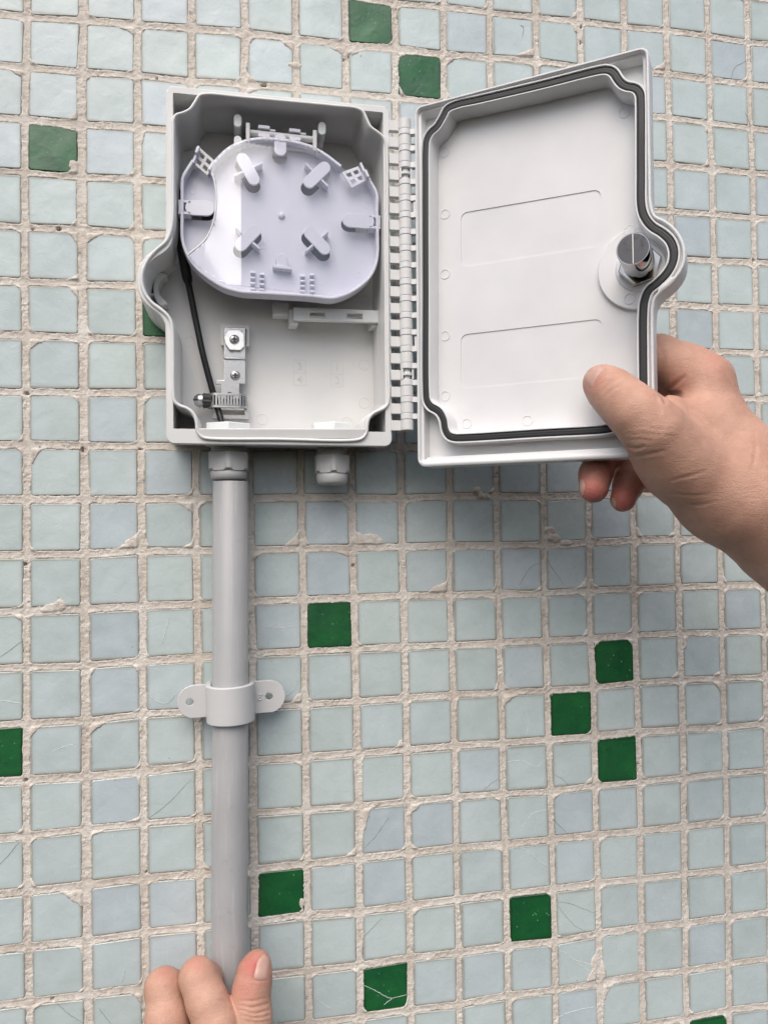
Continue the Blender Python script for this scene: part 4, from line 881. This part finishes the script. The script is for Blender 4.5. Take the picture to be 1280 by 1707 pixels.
def screw(px, py, z, r):
    x, y = bx(px, py, z); s_ = MB(); s_.lathe([(r, z-1.0), (r, z+.15), (r*.8, z+.85), (r*.45, z+1.1)], 28, 'z', (x, y, 0))
    o = s_.build('screw', M['steel'], bracket, 0, 50)
    x_ = MB(); l, w = r*.56, r*.17; x_.box(x-l, x+l, y-w, y+w, z+.6, z+1.16); x_.box(x-w, x+w, y-l, y+l, z+.6, z+1.17); x_.build('screw_recess', M['dark'], bracket)  # solid dark cross, the recess shade put into its colour
screw(391, 566, pz+2.0, 2.75); screw(392.5, 626, pz, 2.75)
ho = MB().lathe([(1.9, pz-.2), (1.9, pz+.25), (1.2, pz+.3)], 20, 'z', (*bx(383, 659, pz), 0)).build('bracket_hole', M['dark'], bracket)  # raised dark disc, the shade of a hole put into its colour
# hose clamp: a flat band round bracket and cable
by0, by1 = bx(380, 655.5, 16)[1], bx(380, 679.5, 16)[1]
bxl, bxr = bx(347, 667, 15)[0], bx(411.5, 667, 15)[0]
loop = obround((bxl+4.6, 11.8), (bxr-4.6, 11.8), 4.6, 10)                      # x, z section
lo = np.array(loop)
def band(mb, ya, yb_, th=.45, path=lo):
    o_ = offset(path, th); N = len(path); v = [(x, ya, z) for x, z in path]+[(x, yb_, z) for x, z in path]+[(x, ya, z) for x, z in o_]+[(x, yb_, z) for x, z in o_]; f = []
    for i in range(N):
        j = (i+1) % N; f += [(i, j, N+j, N+i), (2*N+i, 3*N+i, 3*N+j, 2*N+j), (i, 2*N+i, 2*N+j, j), (N+i, N+j, 3*N+j, 3*N+i)]
    mb.add(v, f)
hc = MB(); band(hc, by0, by0-1.3); band(hc, by1, by1+1.3)
lp = np.vstack([lo, lo[:1]]); sg_ = np.r_[0, np.cumsum(np.linalg.norm(np.diff(lp, axis=0), axis=1))]; per = sg_[-1]
tt = np.arange(0, per, 1.62)
for t_ in tt:
    def pt(s): s = s % per; i = np.searchsorted(sg_, s, side='right')-1; i = min(i, len(lo)-1); w = (s-sg_[i])/max(1e-6, sg_[i+1]-sg_[i]); return lp[i]*(1-w)+lp[i+1]*w
    a, b = pt(t_), pt(t_+.85); d = (b-a)/np.linalg.norm(b-a); n_ = np.array([d[1], -d[0]])*.45
    hc.add([(a[0], by0-1, a[1]), (b[0], by0-1, b[1]), (b[0]+n_[0], by0-1, b[1]+n_[1]), (a[0]+n_[0], by0-1, a[1]+n_[1]), (a[0], by1+1, a[1]), (b[0], by1+1, b[1]), (b[0]+n_[0], by1+1, b[1]+n_[1]), (a[0]+n_[0], by1+1, a[1]+n_[1])],
           [(0, 1, 2, 3), (7, 6, 5, 4), (0, 4, 5, 1), (1, 5, 6, 2), (2, 6, 7, 3), (3, 7, 4, 0)])
clamp = hc.build('hose_clamp', M['steel'], box, 0, 30)
sc = np.array(bx(330, 667.5, 14)); ym = (by0+by1)/2
hs_ = MB().lathe([(1.4, -1.6), (2.4, -1.3), (3.5, .2), (3.8, 1.2), (3.8, 3.2), (3.4, 3.6)], 24, 'x', (sc[0]-.5, ym, 13.5)); hs_.build('clamp_screw', M['steel'], clamp, 0, 35)
MB().box(sc[0]-2.3, sc[0]+.6, ym-.42, ym+.42, 11.5, 17.2).build('screw_slot', M['dark'], clamp)  # dark bar across the screw head, slot shade put into its colour
kn_ = [(3.8+(.5 if k % 2 else 0))*np.array([math.cos(R(15*k)), math.sin(R(15*k))]) for k in range(24)]
sk = MB(); N = 24; sk.add([(sc[0]+3.0, ym+a, 13.5+b) for a, b in kn_]+[(sc[0]+7.2, ym+a*.9, 13.5+b*.9) for a, b in kn_], [(i, (i+1) % N, N+(i+1) % N, N+i) for i in range(N)]+[tuple(range(N)), tuple(range(2*N-1, N-1, -1))])
sk.build('clamp_housing', M['dark'], clamp, 0, 20)
# glands through the bottom wall
GZ = 20.0
def gland(pxc, w_out, w_in, y_thread, y_hex0, y_hex1, y_ring, label, closed):
    xc = bx(pxc, 770, GZ)[0]; Y = lambda py, z=GZ: bx(pxc, py, z)[1]
    r = w_out/2; yt_ = Y(715, GZ)
    th = MB(); y0 = Y(735); y1 = Y(y_hex0+1); pr = []; k = 0; y = y0
    while y > y1: pr += [(r*.80, y), (r*.86, y-.5), (r*.80, y-1.0)]; y -= 1.1
    th.lathe(pr, 40, 'y', (xc, 0, GZ))
    gb = th.build('cable_gland', M['gland'], box, 0, 50); gb['label'] = label
    hx_ = MB(); a0, a1 = Y(y_hex0), Y(y_hex1); seg = 144; v = []; f = []
    rad = lambda t: r/ max(math.cos((t+R(30)) % R(60)-R(30)), .1)*.93
    rows = [(a0, .97), (a0-.5, 1.0), (a1+1.4, 1.0), (a1+.2, None), (a1, .82)]
    for yy, s_ in rows:
        for k in range(seg):
            t = 2*math.pi*k/seg+R(12); rr = min(rad(t), r*1.03)
            if s_ is None: yv = yy; rr2 = min(rr, r*.96); yv = yy+.9*(max(0, rr-r*.96)/(.08*r)); rr = rr2 if rr2 < rr else rr
            else: yv = yy; rr = rr*s_ if s_ != .82 else r*.82
            if s_ == 1.0: rr += .10*math.cos(k*math.pi)*(1 if (k//12) % 2 else 0)
            v.append((xc+rr*math.cos(t), yv, GZ+rr*math.sin(t)))
    for i in range(len(rows)-1):
        for k in range(seg): j = (k+1) % seg; f.append((i*seg+k, i*seg+j, (i+1)*seg+j, (i+1)*seg+k))
    f += [tuple(range(seg))[::-1], tuple((len(rows)-1)*seg+k for k in range(seg))]
    hx_.add(v, f); hx_.build('dome_nut', M['gland'], gb, 0, 40)
    c0, c1 = Y(y_hex1-.5), Y(y_ring); rr = r*.88; L = c0-c1
    MB().lathe([(rr*.97, c0), (rr, c0-.3), (rr, c0-L*.45), (rr*.95, c0-L*.78), (rr*.84, c1+.2), (rr*.7, c1)], 40, 'y', (xc, 0, GZ)).build('gland_collar', M['gland'], gb, 0, 60)
    ri = w_in/2; b0 = Y(703, GZ+ri*.9); hx6 = [(xc+ri*1.1*math.cos(R(60*k+30)), GZ+ri*1.1*math.sin(R(60*k+30))) for k in range(6)]
    ln = MB(); ln.add([(x, b0, z) for x, z in hx6]+[(x, b0-5.0, z) for x, z in hx6], [(i, (i+1) % 6, 6+(i+1) % 6, 6+i) for i in range(6)]+[tuple(range(6)), tuple(range(11, 5, -1))])
    ln.build('lock_nut', M['nut'], gb, .6)
    return xc, Y
xg, Yg = gland(381.5, 22.6, 24.5, 741, 755, 786, 801, 'cable gland with the conduit pushed into it', False)
gland(553.2, 20.2, 22.5, 741, 760, 790, 808, 'empty cable gland with rounded closed end', True)
# ------------------------------------------------------------------ cable, conduit, pipe clip
cable = MB()
cp = [(372, 715, 19), (366.5, 692, 14), (359, 668, 11.5), (351.5, 640, 11.5), (338.5, 590, 12), (327, 535, 12.5), (316, 480, 15), (309, 445, 17), (304, 410, 19), (301.5, 375, 20), (301.5, 345, 20.5), (306, 322, 20), (330, 300, 19), (372, 285, 17)]
pth = spline([np.array([*bx(a, b, z), z]) for a, b, z in cp], 2.0, closed=False)
yr = pth[:, 1]; ysw = bx(314, 470, 15)[1]
rad = 1.75+1.05/(1+np.exp(-(yr-ysw)*2.0))
cable.tube(pth, rad, 14)
cable_o = root('black_cable', BX0, PHI)
cable.build('cable_jacket', M['cable'], cable_o, 0, 60)
tag(cable_o, 'thin black cable running from the left gland up beside the splice tray', 'cable')
# pipe
pz_ = GZ; pt0 = at(385, 800, pz_); pt1 = at(383.2, 1500, pz_)
d_ = (pt1-pt0)/np.linalg.norm(pt1-pt0); pe = pt0+d_*335; ps = pt0-d_*1.0
PRAD = 9.75
pipe = root('conduit_pipe', (ps[0], ps[1], 0), math.atan2(d_[0], -d_[1]))
pm = MB(); LN = 336.0
pm.lathe([(PRAD-1.6, -2), (PRAD-.25, -2), (PRAD, -2.3), (PRAD, -LN), (PRAD-1.6, -LN)], 72, 'y', (0, 0, pz_), cap=False); pm.build('pipe_wall', M['pipe'], pipe, 0, 40)
tag(pipe, 'straight grey plastic conduit pipe hanging from the left gland down to the hand', 'pipe')
# clip
cc = at(384.3, 1171, pz_); clip = root('pipe_clip', (cc[0], cc[1], 0), R(.8))
tag(clip, 'light grey two eared saddle clip around the conduit in mid length', 'pipe clip')
ez = 10.5; eth = 2.6; Ri = PRAD+.35; Ro = PRAD+3.3; hl = 10.2; hE = 9.0
def ear(sg):
    xe = (30.2 if sg > 0 else 28.8)*sg; pr = obround((0, 0), (xe-sg*hE, 0), hE, 12)
    pr = np.array([p_ for p_ in pr if p_[0]*sg > 9.5]); pr = pr[np.argsort(np.arctan2(pr[:, 1], (pr[:, 0]*sg-15)))]
    pr = np.vstack([[(9.5*sg, -hE)], pr, [(9.5*sg, hE)]])
    return ccw(pr), (21.2 if sg > 0 else -22.0)
sm = MB()
for sg in (-1, 1):
    pr, hxx = ear(sg); e_ = MB(); e_.plate(pr, ez-eth/2, ez+eth/2, [circle(hxx, 0, 2.05, 24)]); e_.build('ear', M['clip'], clip, .7, 32, 3)
# saddle strap: half ring with feet
sec = []; 
for k in range(25): t = math.pi*k/24; sec.append((Ri*math.cos(t), pz_+Ri*math.sin(t)))
inn_ = [(Ri, ez-1.2)]+sec+[(-Ri, ez-1.2)]
sec2 = [(Ro*math.cos(math.pi*k/24), pz_-1+(Ro+.6)*math.sin(math.pi*k/24)) for k in range(25)]
out__ = [(Ro, ez-1.2)]+sec2+[(-Ro, ez-1.2)]
N = len(inn_); sm.add([(x, -hl, z) for x, z in inn_]+[(x, -hl, z) for x, z in out__]+[(x, hl, z) for x, z in inn_]+[(x, hl, z) for x, z in out__],
   [f_ for i in range(N-1) for f_ in ((i, i+1, N+i+1, N+i), (2*N+i, 3*N+i, 3*N+i+1, 2*N+i+1), (i, 2*N+i, 2*N+i+1, i+1), (N+i, N+i+1, 3*N+i+1, 3*N+i))]+[(0, N, 3*N, 2*N), (N-1, 3*N-1, 4*N-1, 2*N-1)])
sm.build('saddle', M['clip'], clip, .6, 40, 3)
linked('size_mark', text_mesh('20', 4.6, .7), M['nut'], clip, (16.0, .6, ez+eth/2+.05), (0, 0, R(-90)))

# ------------------------------------------------------------------ hands: one smooth surface each, grown from tapered limbs
def skin_mat():
    mt, t, b = new_mat('skin', (.50, .31, .22), .5, spec=.4); g = G(t)
    tc = g.n('ShaderNodeTexCoord').outputs['Object']
    at_ = g.n('ShaderNodeVertexColor'); at_.layer_name = 'tone'
    big = g.noise(tc, 55, 5, .6); mot = g.noise(tc, 260, 4, .65); pore = g.n('ShaderNodeTexVoronoi', i_Scale=1300.0); g.l(tc, pore.inputs['Vector'])
    base = g.ramp(big.outputs[0], [(.3, (.42, .23, .165)), (.5, (.50, .285, .205)), (.75, (.545, .325, .245))]).outputs[0]
    base = g.mix(g.math('MULTIPLY', g.ramp(mot.outputs[0], [(.5, (0, 0, 0)), (.72, (1, 1, 1))]).outputs[0], .35), base, (.45, .215, .165))
    base = g.mix(at_.outputs['Color'], base, (.44, .125, .105))
    g.l(base, b.inputs['Base Color'])
    mp = g.n('ShaderNodeMapping'); mp.inputs['Rotation'].default_value = (0, 0, R(30)); mp.inputs['Scale'].default_value = (1, 3.2, 1); g.l(tc, mp.inputs['Vector'])
    wr = g.noise(mp.outputs[0], 300, 4, .7, .5); vor = g.n('ShaderNodeTexVoronoi', feature='DISTANCE_TO_EDGE', i_Scale=520.0); g.l(mp.outputs[0], vor.inputs['Vector'])
    nb = g.bump(wr.outputs[0], .0006, .45); nb = g.bump(g.ramp(vor.outputs['Distance'], [(0, (0, 0, 0)), (.12, (1, 1, 1))]).outputs[0], .00012, .5, nb)
    nb = g.bump(pore.outputs['Distance'], .0001, .4, nb); g.l(nb, b.inputs['Normal'])
    b.inputs['Subsurface Weight'].default_value = .05; b.inputs['Subsurface Radius'].default_value = (.006, .002, .001); b.inputs['Subsurface Scale'].default_value = .5
    g.l(g.ramp(mot.outputs[0], [(.3, (.42,)*3), (.8, (.6,)*3)]).outputs[0], b.inputs['Roughness'])
    return mt
M['skin'] = skin_mat()
nm, ntree, nb_ = new_mat('fingernail', (.58, .36, .29), .42, spec=.4); M['nail'] = nm
g = G(ntree); tcn = g.n('ShaderNodeTexCoord').outputs['Object']
g.l(g.ramp(g.noise(tcn, 120, 3).outputs[0], [(.3, (.44, .26, .215)), (.7, (.51, .33, .27))]).outputs[0], nb_.inputs['Base Color'])

def cone_sdf(Pt, a, b, ra, rb):
    ab = b-a; L2 = ab @ ab; t = np.clip(((Pt-a) @ ab)/L2, 0, 1)
    return np.linalg.norm(Pt-a-t[..., None]*ab, axis=-1)-(ra+(rb-ra)*t)
def smin(a, b, k):
    h = np.clip(.5+.5*(b-a)/k, 0, 1); return b*(1-h)+a*h-k*h*(1-h)
def limb_field(Pt, chain, k):
    d = None
    for (a, b) in zip(chain[:-1], chain[1:]):
        c = cone_sdf(Pt, a[:3], b[:3], a[3], b[3]); d = c if d is None else smin(d, c, k)
    return d
def surface_nets(F, o, h):
    s = F < 0; nx, ny, nz = F.shape
    cs = [(i, j, k) for i in (0, 1) for j in (0, 1) for k in (0, 1)]
    sl = lambda A, c: A[c[0]:nx-1+c[0], c[1]:ny-1+c[1], c[2]:nz-1+c[2]]
    cnt = sum(sl(s, c).astype(np.int8) for c in cs); act = (cnt > 0) & (cnt < 8)
    I = np.argwhere(act); n = len(I); acc = np.zeros((n, 3)); w = np.zeros(n)
    for a in cs:
        for ax in range(3):
            if a[ax]: continue
            b = list(a); b[ax] = 1
            fa = F[I[:, 0]+a[0], I[:, 1]+a[1], I[:, 2]+a[2]]; fb = F[I[:, 0]+b[0], I[:, 1]+b[1], I[:, 2]+b[2]]
            m = (fa < 0) != (fb < 0); t = np.where(m, fa/np.where(m, fa-fb, 1), 0)
            p = np.tile(np.array(a, float), (n, 1)); p[:, ax] += t
            acc[m] += p[m]; w[m] += 1
    V = (I+acc/w[:, None])*h+o
    idx = -np.ones(act.shape, int); idx[act] = np.arange(n); Q = []
    for ax in range(3):
        u, v = [(1, 2), (2, 0), (0, 1)][ax]
        b = [slice(1, d-1) for d in F.shape]; b[ax] = slice(0, F.shape[ax]-1)
        A = s[tuple(b)]; b2 = list(b); b2[ax] = slice(1, F.shape[ax]); B = s[tuple(b2)]
        for m, flip in ((A & ~B, False), (~A & B, True)):
            E = np.argwhere(m)
            off = [1, 1, 1]; off[ax] = 0; E = E+off
            q = []
            for du, dv in ((0, 0), (1, 0), (1, 1), (0, 1)):
                c = E.copy(); c[:, u] -= du; c[:, v] -= dv; q.append(idx[c[:, 0], c[:, 1], c[:, 2]])
            q = np.stack(q if not flip else q[::-1], 1); Q.append(q[(q >= 0).all(1)])
    return V, np.vstack(Q)
def C4(lst, dz=0): return [np.array([*at(px, py, z), r]) for px, py, z, r in lst]
def make_hand(name, groups, clipfn, creases, nails, tones, label, h=.85, extra=None, group=None):
    allp = np.vstack([np.array(g_[0]) for g_ in groups]); lo = (allp[:, :3]-allp[:, 3:]).min(0)-4; hi = (allp[:, :3]+allp[:, 3:]).max(0)+4
    lo, hi = clipfn(lo, hi)
    ax = [np.arange(lo[k], hi[k], h) for k in range(3)]
    Pt = np.stack(np.meshgrid(*ax, indexing='ij'), -1)
    F = None
    for chain, k, ku in groups:
        f = limb_field(Pt, chain, k); F = f if F is None else smin(F, f, ku)
    if extra is not None: F = extra(F, Pt)
    V, Q = surface_nets(F, lo, h)
    # normals by gradient of the field
    gi = ((V-lo)/h); g0 = np.gradient(F, h); ii = np.clip(np.round(gi).astype(int), 0, np.array(F.shape)-1)
    N = np.stack([gq[ii[:, 0], ii[:, 1], ii[:, 2]] for gq in g0], 1); N /= np.linalg.norm(N, axis=1)[:, None]+1e-9
    y = V @ ROT.T+TRA; px = FPX*y[:, :2]/y[:, 2:]+[640, 853.5]
    view = EYE-V; view /= np.linalg.norm(view, axis=1)[:, None]; facing = np.clip((N*view).sum(1), 0, 1)
    disp = np.zeros(len(V))
    for ln, dep, wid in creases:
        L = spline(np.array(ln, float), 3, closed=False)
        near = np.abs(px[:, 0]-L[:, 0].mean()) < np.ptp(L[:, 0])+40
        d = np.full(len(V), 1e3); idn = np.nonzero(near)[0]
        if len(idn) == 0: continue
        dd = np.linalg.norm(px[idn][:, None]-L[None], axis=2); kmin = dd.argmin(1); d[idn] = dd.min(1)
        tt_ = np.zeros(len(V)); tt_[idn] = kmin/len(L); fade = np.sin(np.pi*np.clip(tt_*.9+.05, 0, 1))**.6
        disp -= dep*np.exp(-(d/wid)**2)*fade*(facing > .15)
        disp += .35*dep*np.exp(-((d-2.2*wid)/(1.3*wid))**2)*fade*(facing > .15)
    nz1 = fbm(V[:, 0]+V[:, 2]*.7, V[:, 1]-V[:, 2]*.6, 14, 3, .5, 41)-.5; disp += nz1*.9
    V = V+N*disp[:, None]
    tone = np.zeros(len(V))
    for (cx_, cy_, rad_, am) in tones: tone = np.maximum(tone, am*np.exp(-(((px[:, 0]-cx_)**2+(px[:, 1]-cy_)**2)/rad_**2)))
    c = V.mean(0); base = root(name, (c[0], c[1], c[2])); VL = (V-c)*.001
    me = np_mesh('skin', VL, Q); me.materials.append(M['skin'])
    col = me.color_attributes.new('tone', 'FLOAT_COLOR', 'POINT'); col.data.foreach_set('color', np.c_[tone, tone, tone, np.ones(len(V))].astype(np.float32).ravel())
    o = bpy.data.objects.new('skin', me); C.objects.link(o); o.parent = base
    sm = o.modifiers.new('soften', 'SMOOTH'); sm.factor = .4; sm.iterations = 2
    from mathutils.bvhtree import BVHTree
    bvh = BVHTree.FromPolygons([tuple(p) for p in V], [tuple(int(t) for t in q) for q in Q])
    for poly, lift in nails:
        out = spline(np.array(poly, float), 1.6); lo2, hi2 = out.min(0), out.max(0)
        inn = [(x, y) for x in np.arange(lo2[0], hi2[0], 2.2) for y in np.arange(lo2[1], hi2[1], 2.2) if inside((x, y), out) and np.linalg.norm(out-(x, y), axis=1).min() > 1.2]
        allp2 = np.vstack([out, np.array(inn)])
        vv = []; zl = None
        for (x, y) in allp2:
            o_, d_ = ray(x, y); hit = bvh.ray_cast(Vector(o_), Vector(d_).normalized())
            if hit[0] is None: hit = bvh.find_nearest(Vector(o_+d_*(zl or 330)))
            else: zl = (np.array(hit[0])-o_) @ d_/(d_ @ d_)
            p, n_ = np.array(hit[0]), np.array(hit[1])
            if n_ @ (EYE-p) < 0: n_ = -n_
            ed = np.linalg.norm(out-(x, y), axis=1).min()
            vv.append(p+n_*(.04+lift*min(1, ed/5.0)**.6))
        dep_ = np.array([np.linalg.norm(p-EYE) for p in vv]); med = np.median(dep_)
        for k in np.nonzero(np.abs(dep_-med) > 5)[0]:
            j_ = np.argmin(np.where(np.abs(dep_-med) <= 5, np.linalg.norm(allp2-allp2[k], axis=1), 1e9)); vv[k] = vv[j_]
        res = geometry.delaunay_2d_cdt([Vector(p) for p in allp2], [], [list(range(len(out)))], 1, 1e-4)
        order = [res[3][k][0] if res[3][k] else 0 for k in range(len(res[0]))]
        nm_ = bpy.data.meshes.new('nail'); nm_.from_pydata([tuple((vv[k]-c)*.001) for k in order], [], res[2]); nm_.materials.append(M['nail'])
        nm_.polygons.foreach_set('use_smooth', [True]*len(nm_.polygons)); nm_.update()
        no = bpy.data.objects.new('nail', nm_); C.objects.link(no); no.parent = base
        s2 = no.modifiers.new('soften', 'SMOOTH'); s2.factor = .5; s2.iterations = 3
    tag(base, label, 'hand'); return base

# hand holding the lid
thumb = C4([(1001, 637, 107, 7.9), (1012, 647, 110, 9.3), (1035, 667, 117, 10.6), (1060, 690, 123, 11.4), (1090, 718, 124, 13.4), (1113, 752, 119, 16), (1136, 776, 116, 17.5), (1205, 826, 112, 22)])
index = C4([(1040, 588, 72, 8.8), (1096, 594, 88, 10.6), (1140, 614, 97, 11.8), (1173, 637, 101, 13)])
imeta = C4([(1173, 637, 101, 13), (1190, 702, 104, 15), (1226, 765, 108, 19.5), (1258, 832, 111, 25)])
wrist = C4([(1205, 822, 110, 22), (1250, 832, 111, 25), (1310, 885, 112, 26), (1420, 990, 118, 29), (1540, 1110, 124, 32)])
mid = C4([(1150, 672, 86, 13), (1180, 740, 92, 16), (1225, 800, 100, 20)])
mid2 = C4([(1130, 700, 76, 13), (1165, 770, 86, 15), (1225, 815, 96, 19)])
midf = C4([(1060, 640, 66, 9), (1110, 655, 76, 11), (1150, 672, 86, 13)])
ringf = C4([(1130, 720, 74, 12), (1085, 745, 68, 9.5), (1035, 742, 68, 8.6), (1005, 757, 75, 8.2), (992, 790, 84, 7.7), (989, 814, 88, 7.2)])
pinky = C4([(1150, 770, 78, 12), (1110, 790, 74, 9), (1070, 788, 74, 8), (1048, 806, 80, 7.4), (1038, 832, 86, 6.4)])
pfill = C4([(1022, 768, 65, 8), (1066, 782, 68, 11.5), (1112, 780, 78, 13)])
web = C4([(1118, 690, 112, 9), (1160, 720, 108, 14), (1200, 770, 108, 18)])
cr1 = [([(1107, 657), (1118, 655), (1132, 656)], .9, 3.0), ([(1107, 657), (1116, 648), (1128, 638), (1140, 628)], .8, 3.0), ([(1098, 655), (1106, 664), (1108, 672)], .9, 3.2), ([(1092, 662), (1098, 676), (1100, 690)], .35, 2.5),
       ([(1052, 713), (1075, 711), (1100, 716), (1120, 716)], .25, 1.8), ([(1046, 724), (1070, 724), (1098, 726)], .25, 1.8), ([(1047, 733), (1068, 732), (1085, 735)], .25, 1.8), ([(1047, 745), (1062, 747), (1072, 744)], .7, 2.2), ([(1051, 763), (1075, 758), (1105, 752)], .4, 2.4), ([(1058, 718), (1085, 722), (1130, 728)], .2, 1.6),
       ([(1058, 706), (1080, 705), (1096, 708)], .22, 1.8), ([(1003, 652), (1018, 638), (1034, 630)], .45, 2.6), ([(1008, 660), (1022, 648), (1036, 641)], .3, 2.2), ([(995, 648), (1003, 640), (1013, 634)], .3, 2.2), ([(1120, 800), (1150, 793), (1175, 785)], .35, 2.4), ([(1118, 822), (1150, 826), (1180, 824)], .25, 2.2), ([(1130, 840), (1160, 842), (1195, 836)], .25, 2.2),
       ([(1092, 570), (1104, 590), (1100, 612)], .3, 4), ([(1255, 720), (1259, 740), (1258, 760), (1250, 790)], .3, 2.5), ([(1140, 690), (1170, 700), (1200, 720)], .2, 3)]
cr1 += [([(1000, 603.5), (1007, 607), (1011, 614), (1001, 622.5), (993, 635), (988, 648)], .55, 2.0), ([(1012, 618), (1004, 625), (997, 637), (992, 650)], .2, 2.0)]
n1 = [([(973, 616), (981, 607), (994, 603), (1004, 605), (1010, 614), (1000, 622), (992, 634), (987, 647), (978, 638), (972, 627)], .30), ([(966, 800), (971, 799), (975, 807), (974, 818), (971, 827), (967, 824)], .25), ([(1018, 828), (1022, 829), (1027, 838), (1025, 847), (1019, 843)], .25)]
def clip1(lo, hi): lo, hi = lo.copy(), hi.copy(); hi[0] = min(hi[0], at(1460, 900, 115)[0]); lo[1] = max(lo[1], at(1280, 1180, 115)[1]); return lo, hi
make_hand('hand', [(thumb, 6, 5), (imeta, 6, 9), (wrist, 8, 9), (web, 6, 9), (mid, 6, 8), (mid2, 6, 8), (index, 4, 7), (midf, 4, 6), (pfill, 4, 5), (ringf, 4, 4), (pinky, 4, 4)], clip1, cr1, n1,
          [(985, 640, 22, .35), (986, 822, 40, .95), (1036, 838, 38, .95), (1010, 790, 30, .6), (1125, 640, 24, .3), (1190, 600, 30, .2)], 'right hand and wrist pinching the open lid at its lower corner, thumb in front')
# hand steadying the pipe
th2 = C4([(430, 1606, 40, 6.2), (425, 1620, 42, 7.9), (419, 1652, 44, 8.9), (419, 1695, 47, 9.8), (412, 1760, 52, 12), (385, 1840, 55, 18)])
ix2 = C4([(352, 1650, 20, 7.0), (343, 1634, 33, 8.0), (330, 1629, 41, 8.7), (345, 1668, 46, 9.8), (362, 1712, 50, 11.2), (366, 1790, 54, 13), (364, 1850, 54, 18)])
md2 = C4([(330, 1650, 16, 7.5), (293, 1648, 25, 8.0), (273.5, 1646, 34, 8.9), (279, 1700, 41, 10.0), (290, 1770, 46, 12.5), (320, 1850, 50, 18)])
pm2 = C4([(330, 1770, 46, 15), (390, 1790, 50, 16)])
cr2 = [([(400, 1676), (420, 1680), (447, 1673)], .6, 1.8), ([(402, 1684), (425, 1690), (448, 1684)], .6, 1.8), ([(404, 1693), (430, 1697), (449, 1693)], .5, 1.8), ([(400, 1668), (420, 1669), (442, 1664)], .35, 1.8), ([(410, 1702), (430, 1705), (448, 1702)], .4, 1.8), ([(360, 1670), (372, 1668), (380, 1674)], .3, 2)]
cr2 += [([(431, 1599), (427, 1612), (423.5, 1633), (432, 1635), (444, 1634)], .5, 1.9)]
n2 = [([(429, 1604), (436, 1594), (449, 1588), (449.5, 1600), (447, 1616), (443, 1633), (424, 1632), (426, 1616)], .25)]
def clip2(lo, hi): lo, hi = lo.copy(), hi.copy(); lo[1] = max(lo[1], at(360, 1830, 40)[1]); lo[2] = max(lo[2], 2.0); return lo, hi
make_hand('hand', [(ix2, 4, 3), (md2, 4, .5), (pm2, 5, 4), (th2, 5, 1.0)], clip2, cr2, n2, [(424, 1612, 26, .95), (410, 1650, 24, .5), (328, 1606, 16, .35), (276, 1622, 16, .3)], 'left hand gripping the lower end of the grey conduit, two bent knuckles and thumb up', h=.7)
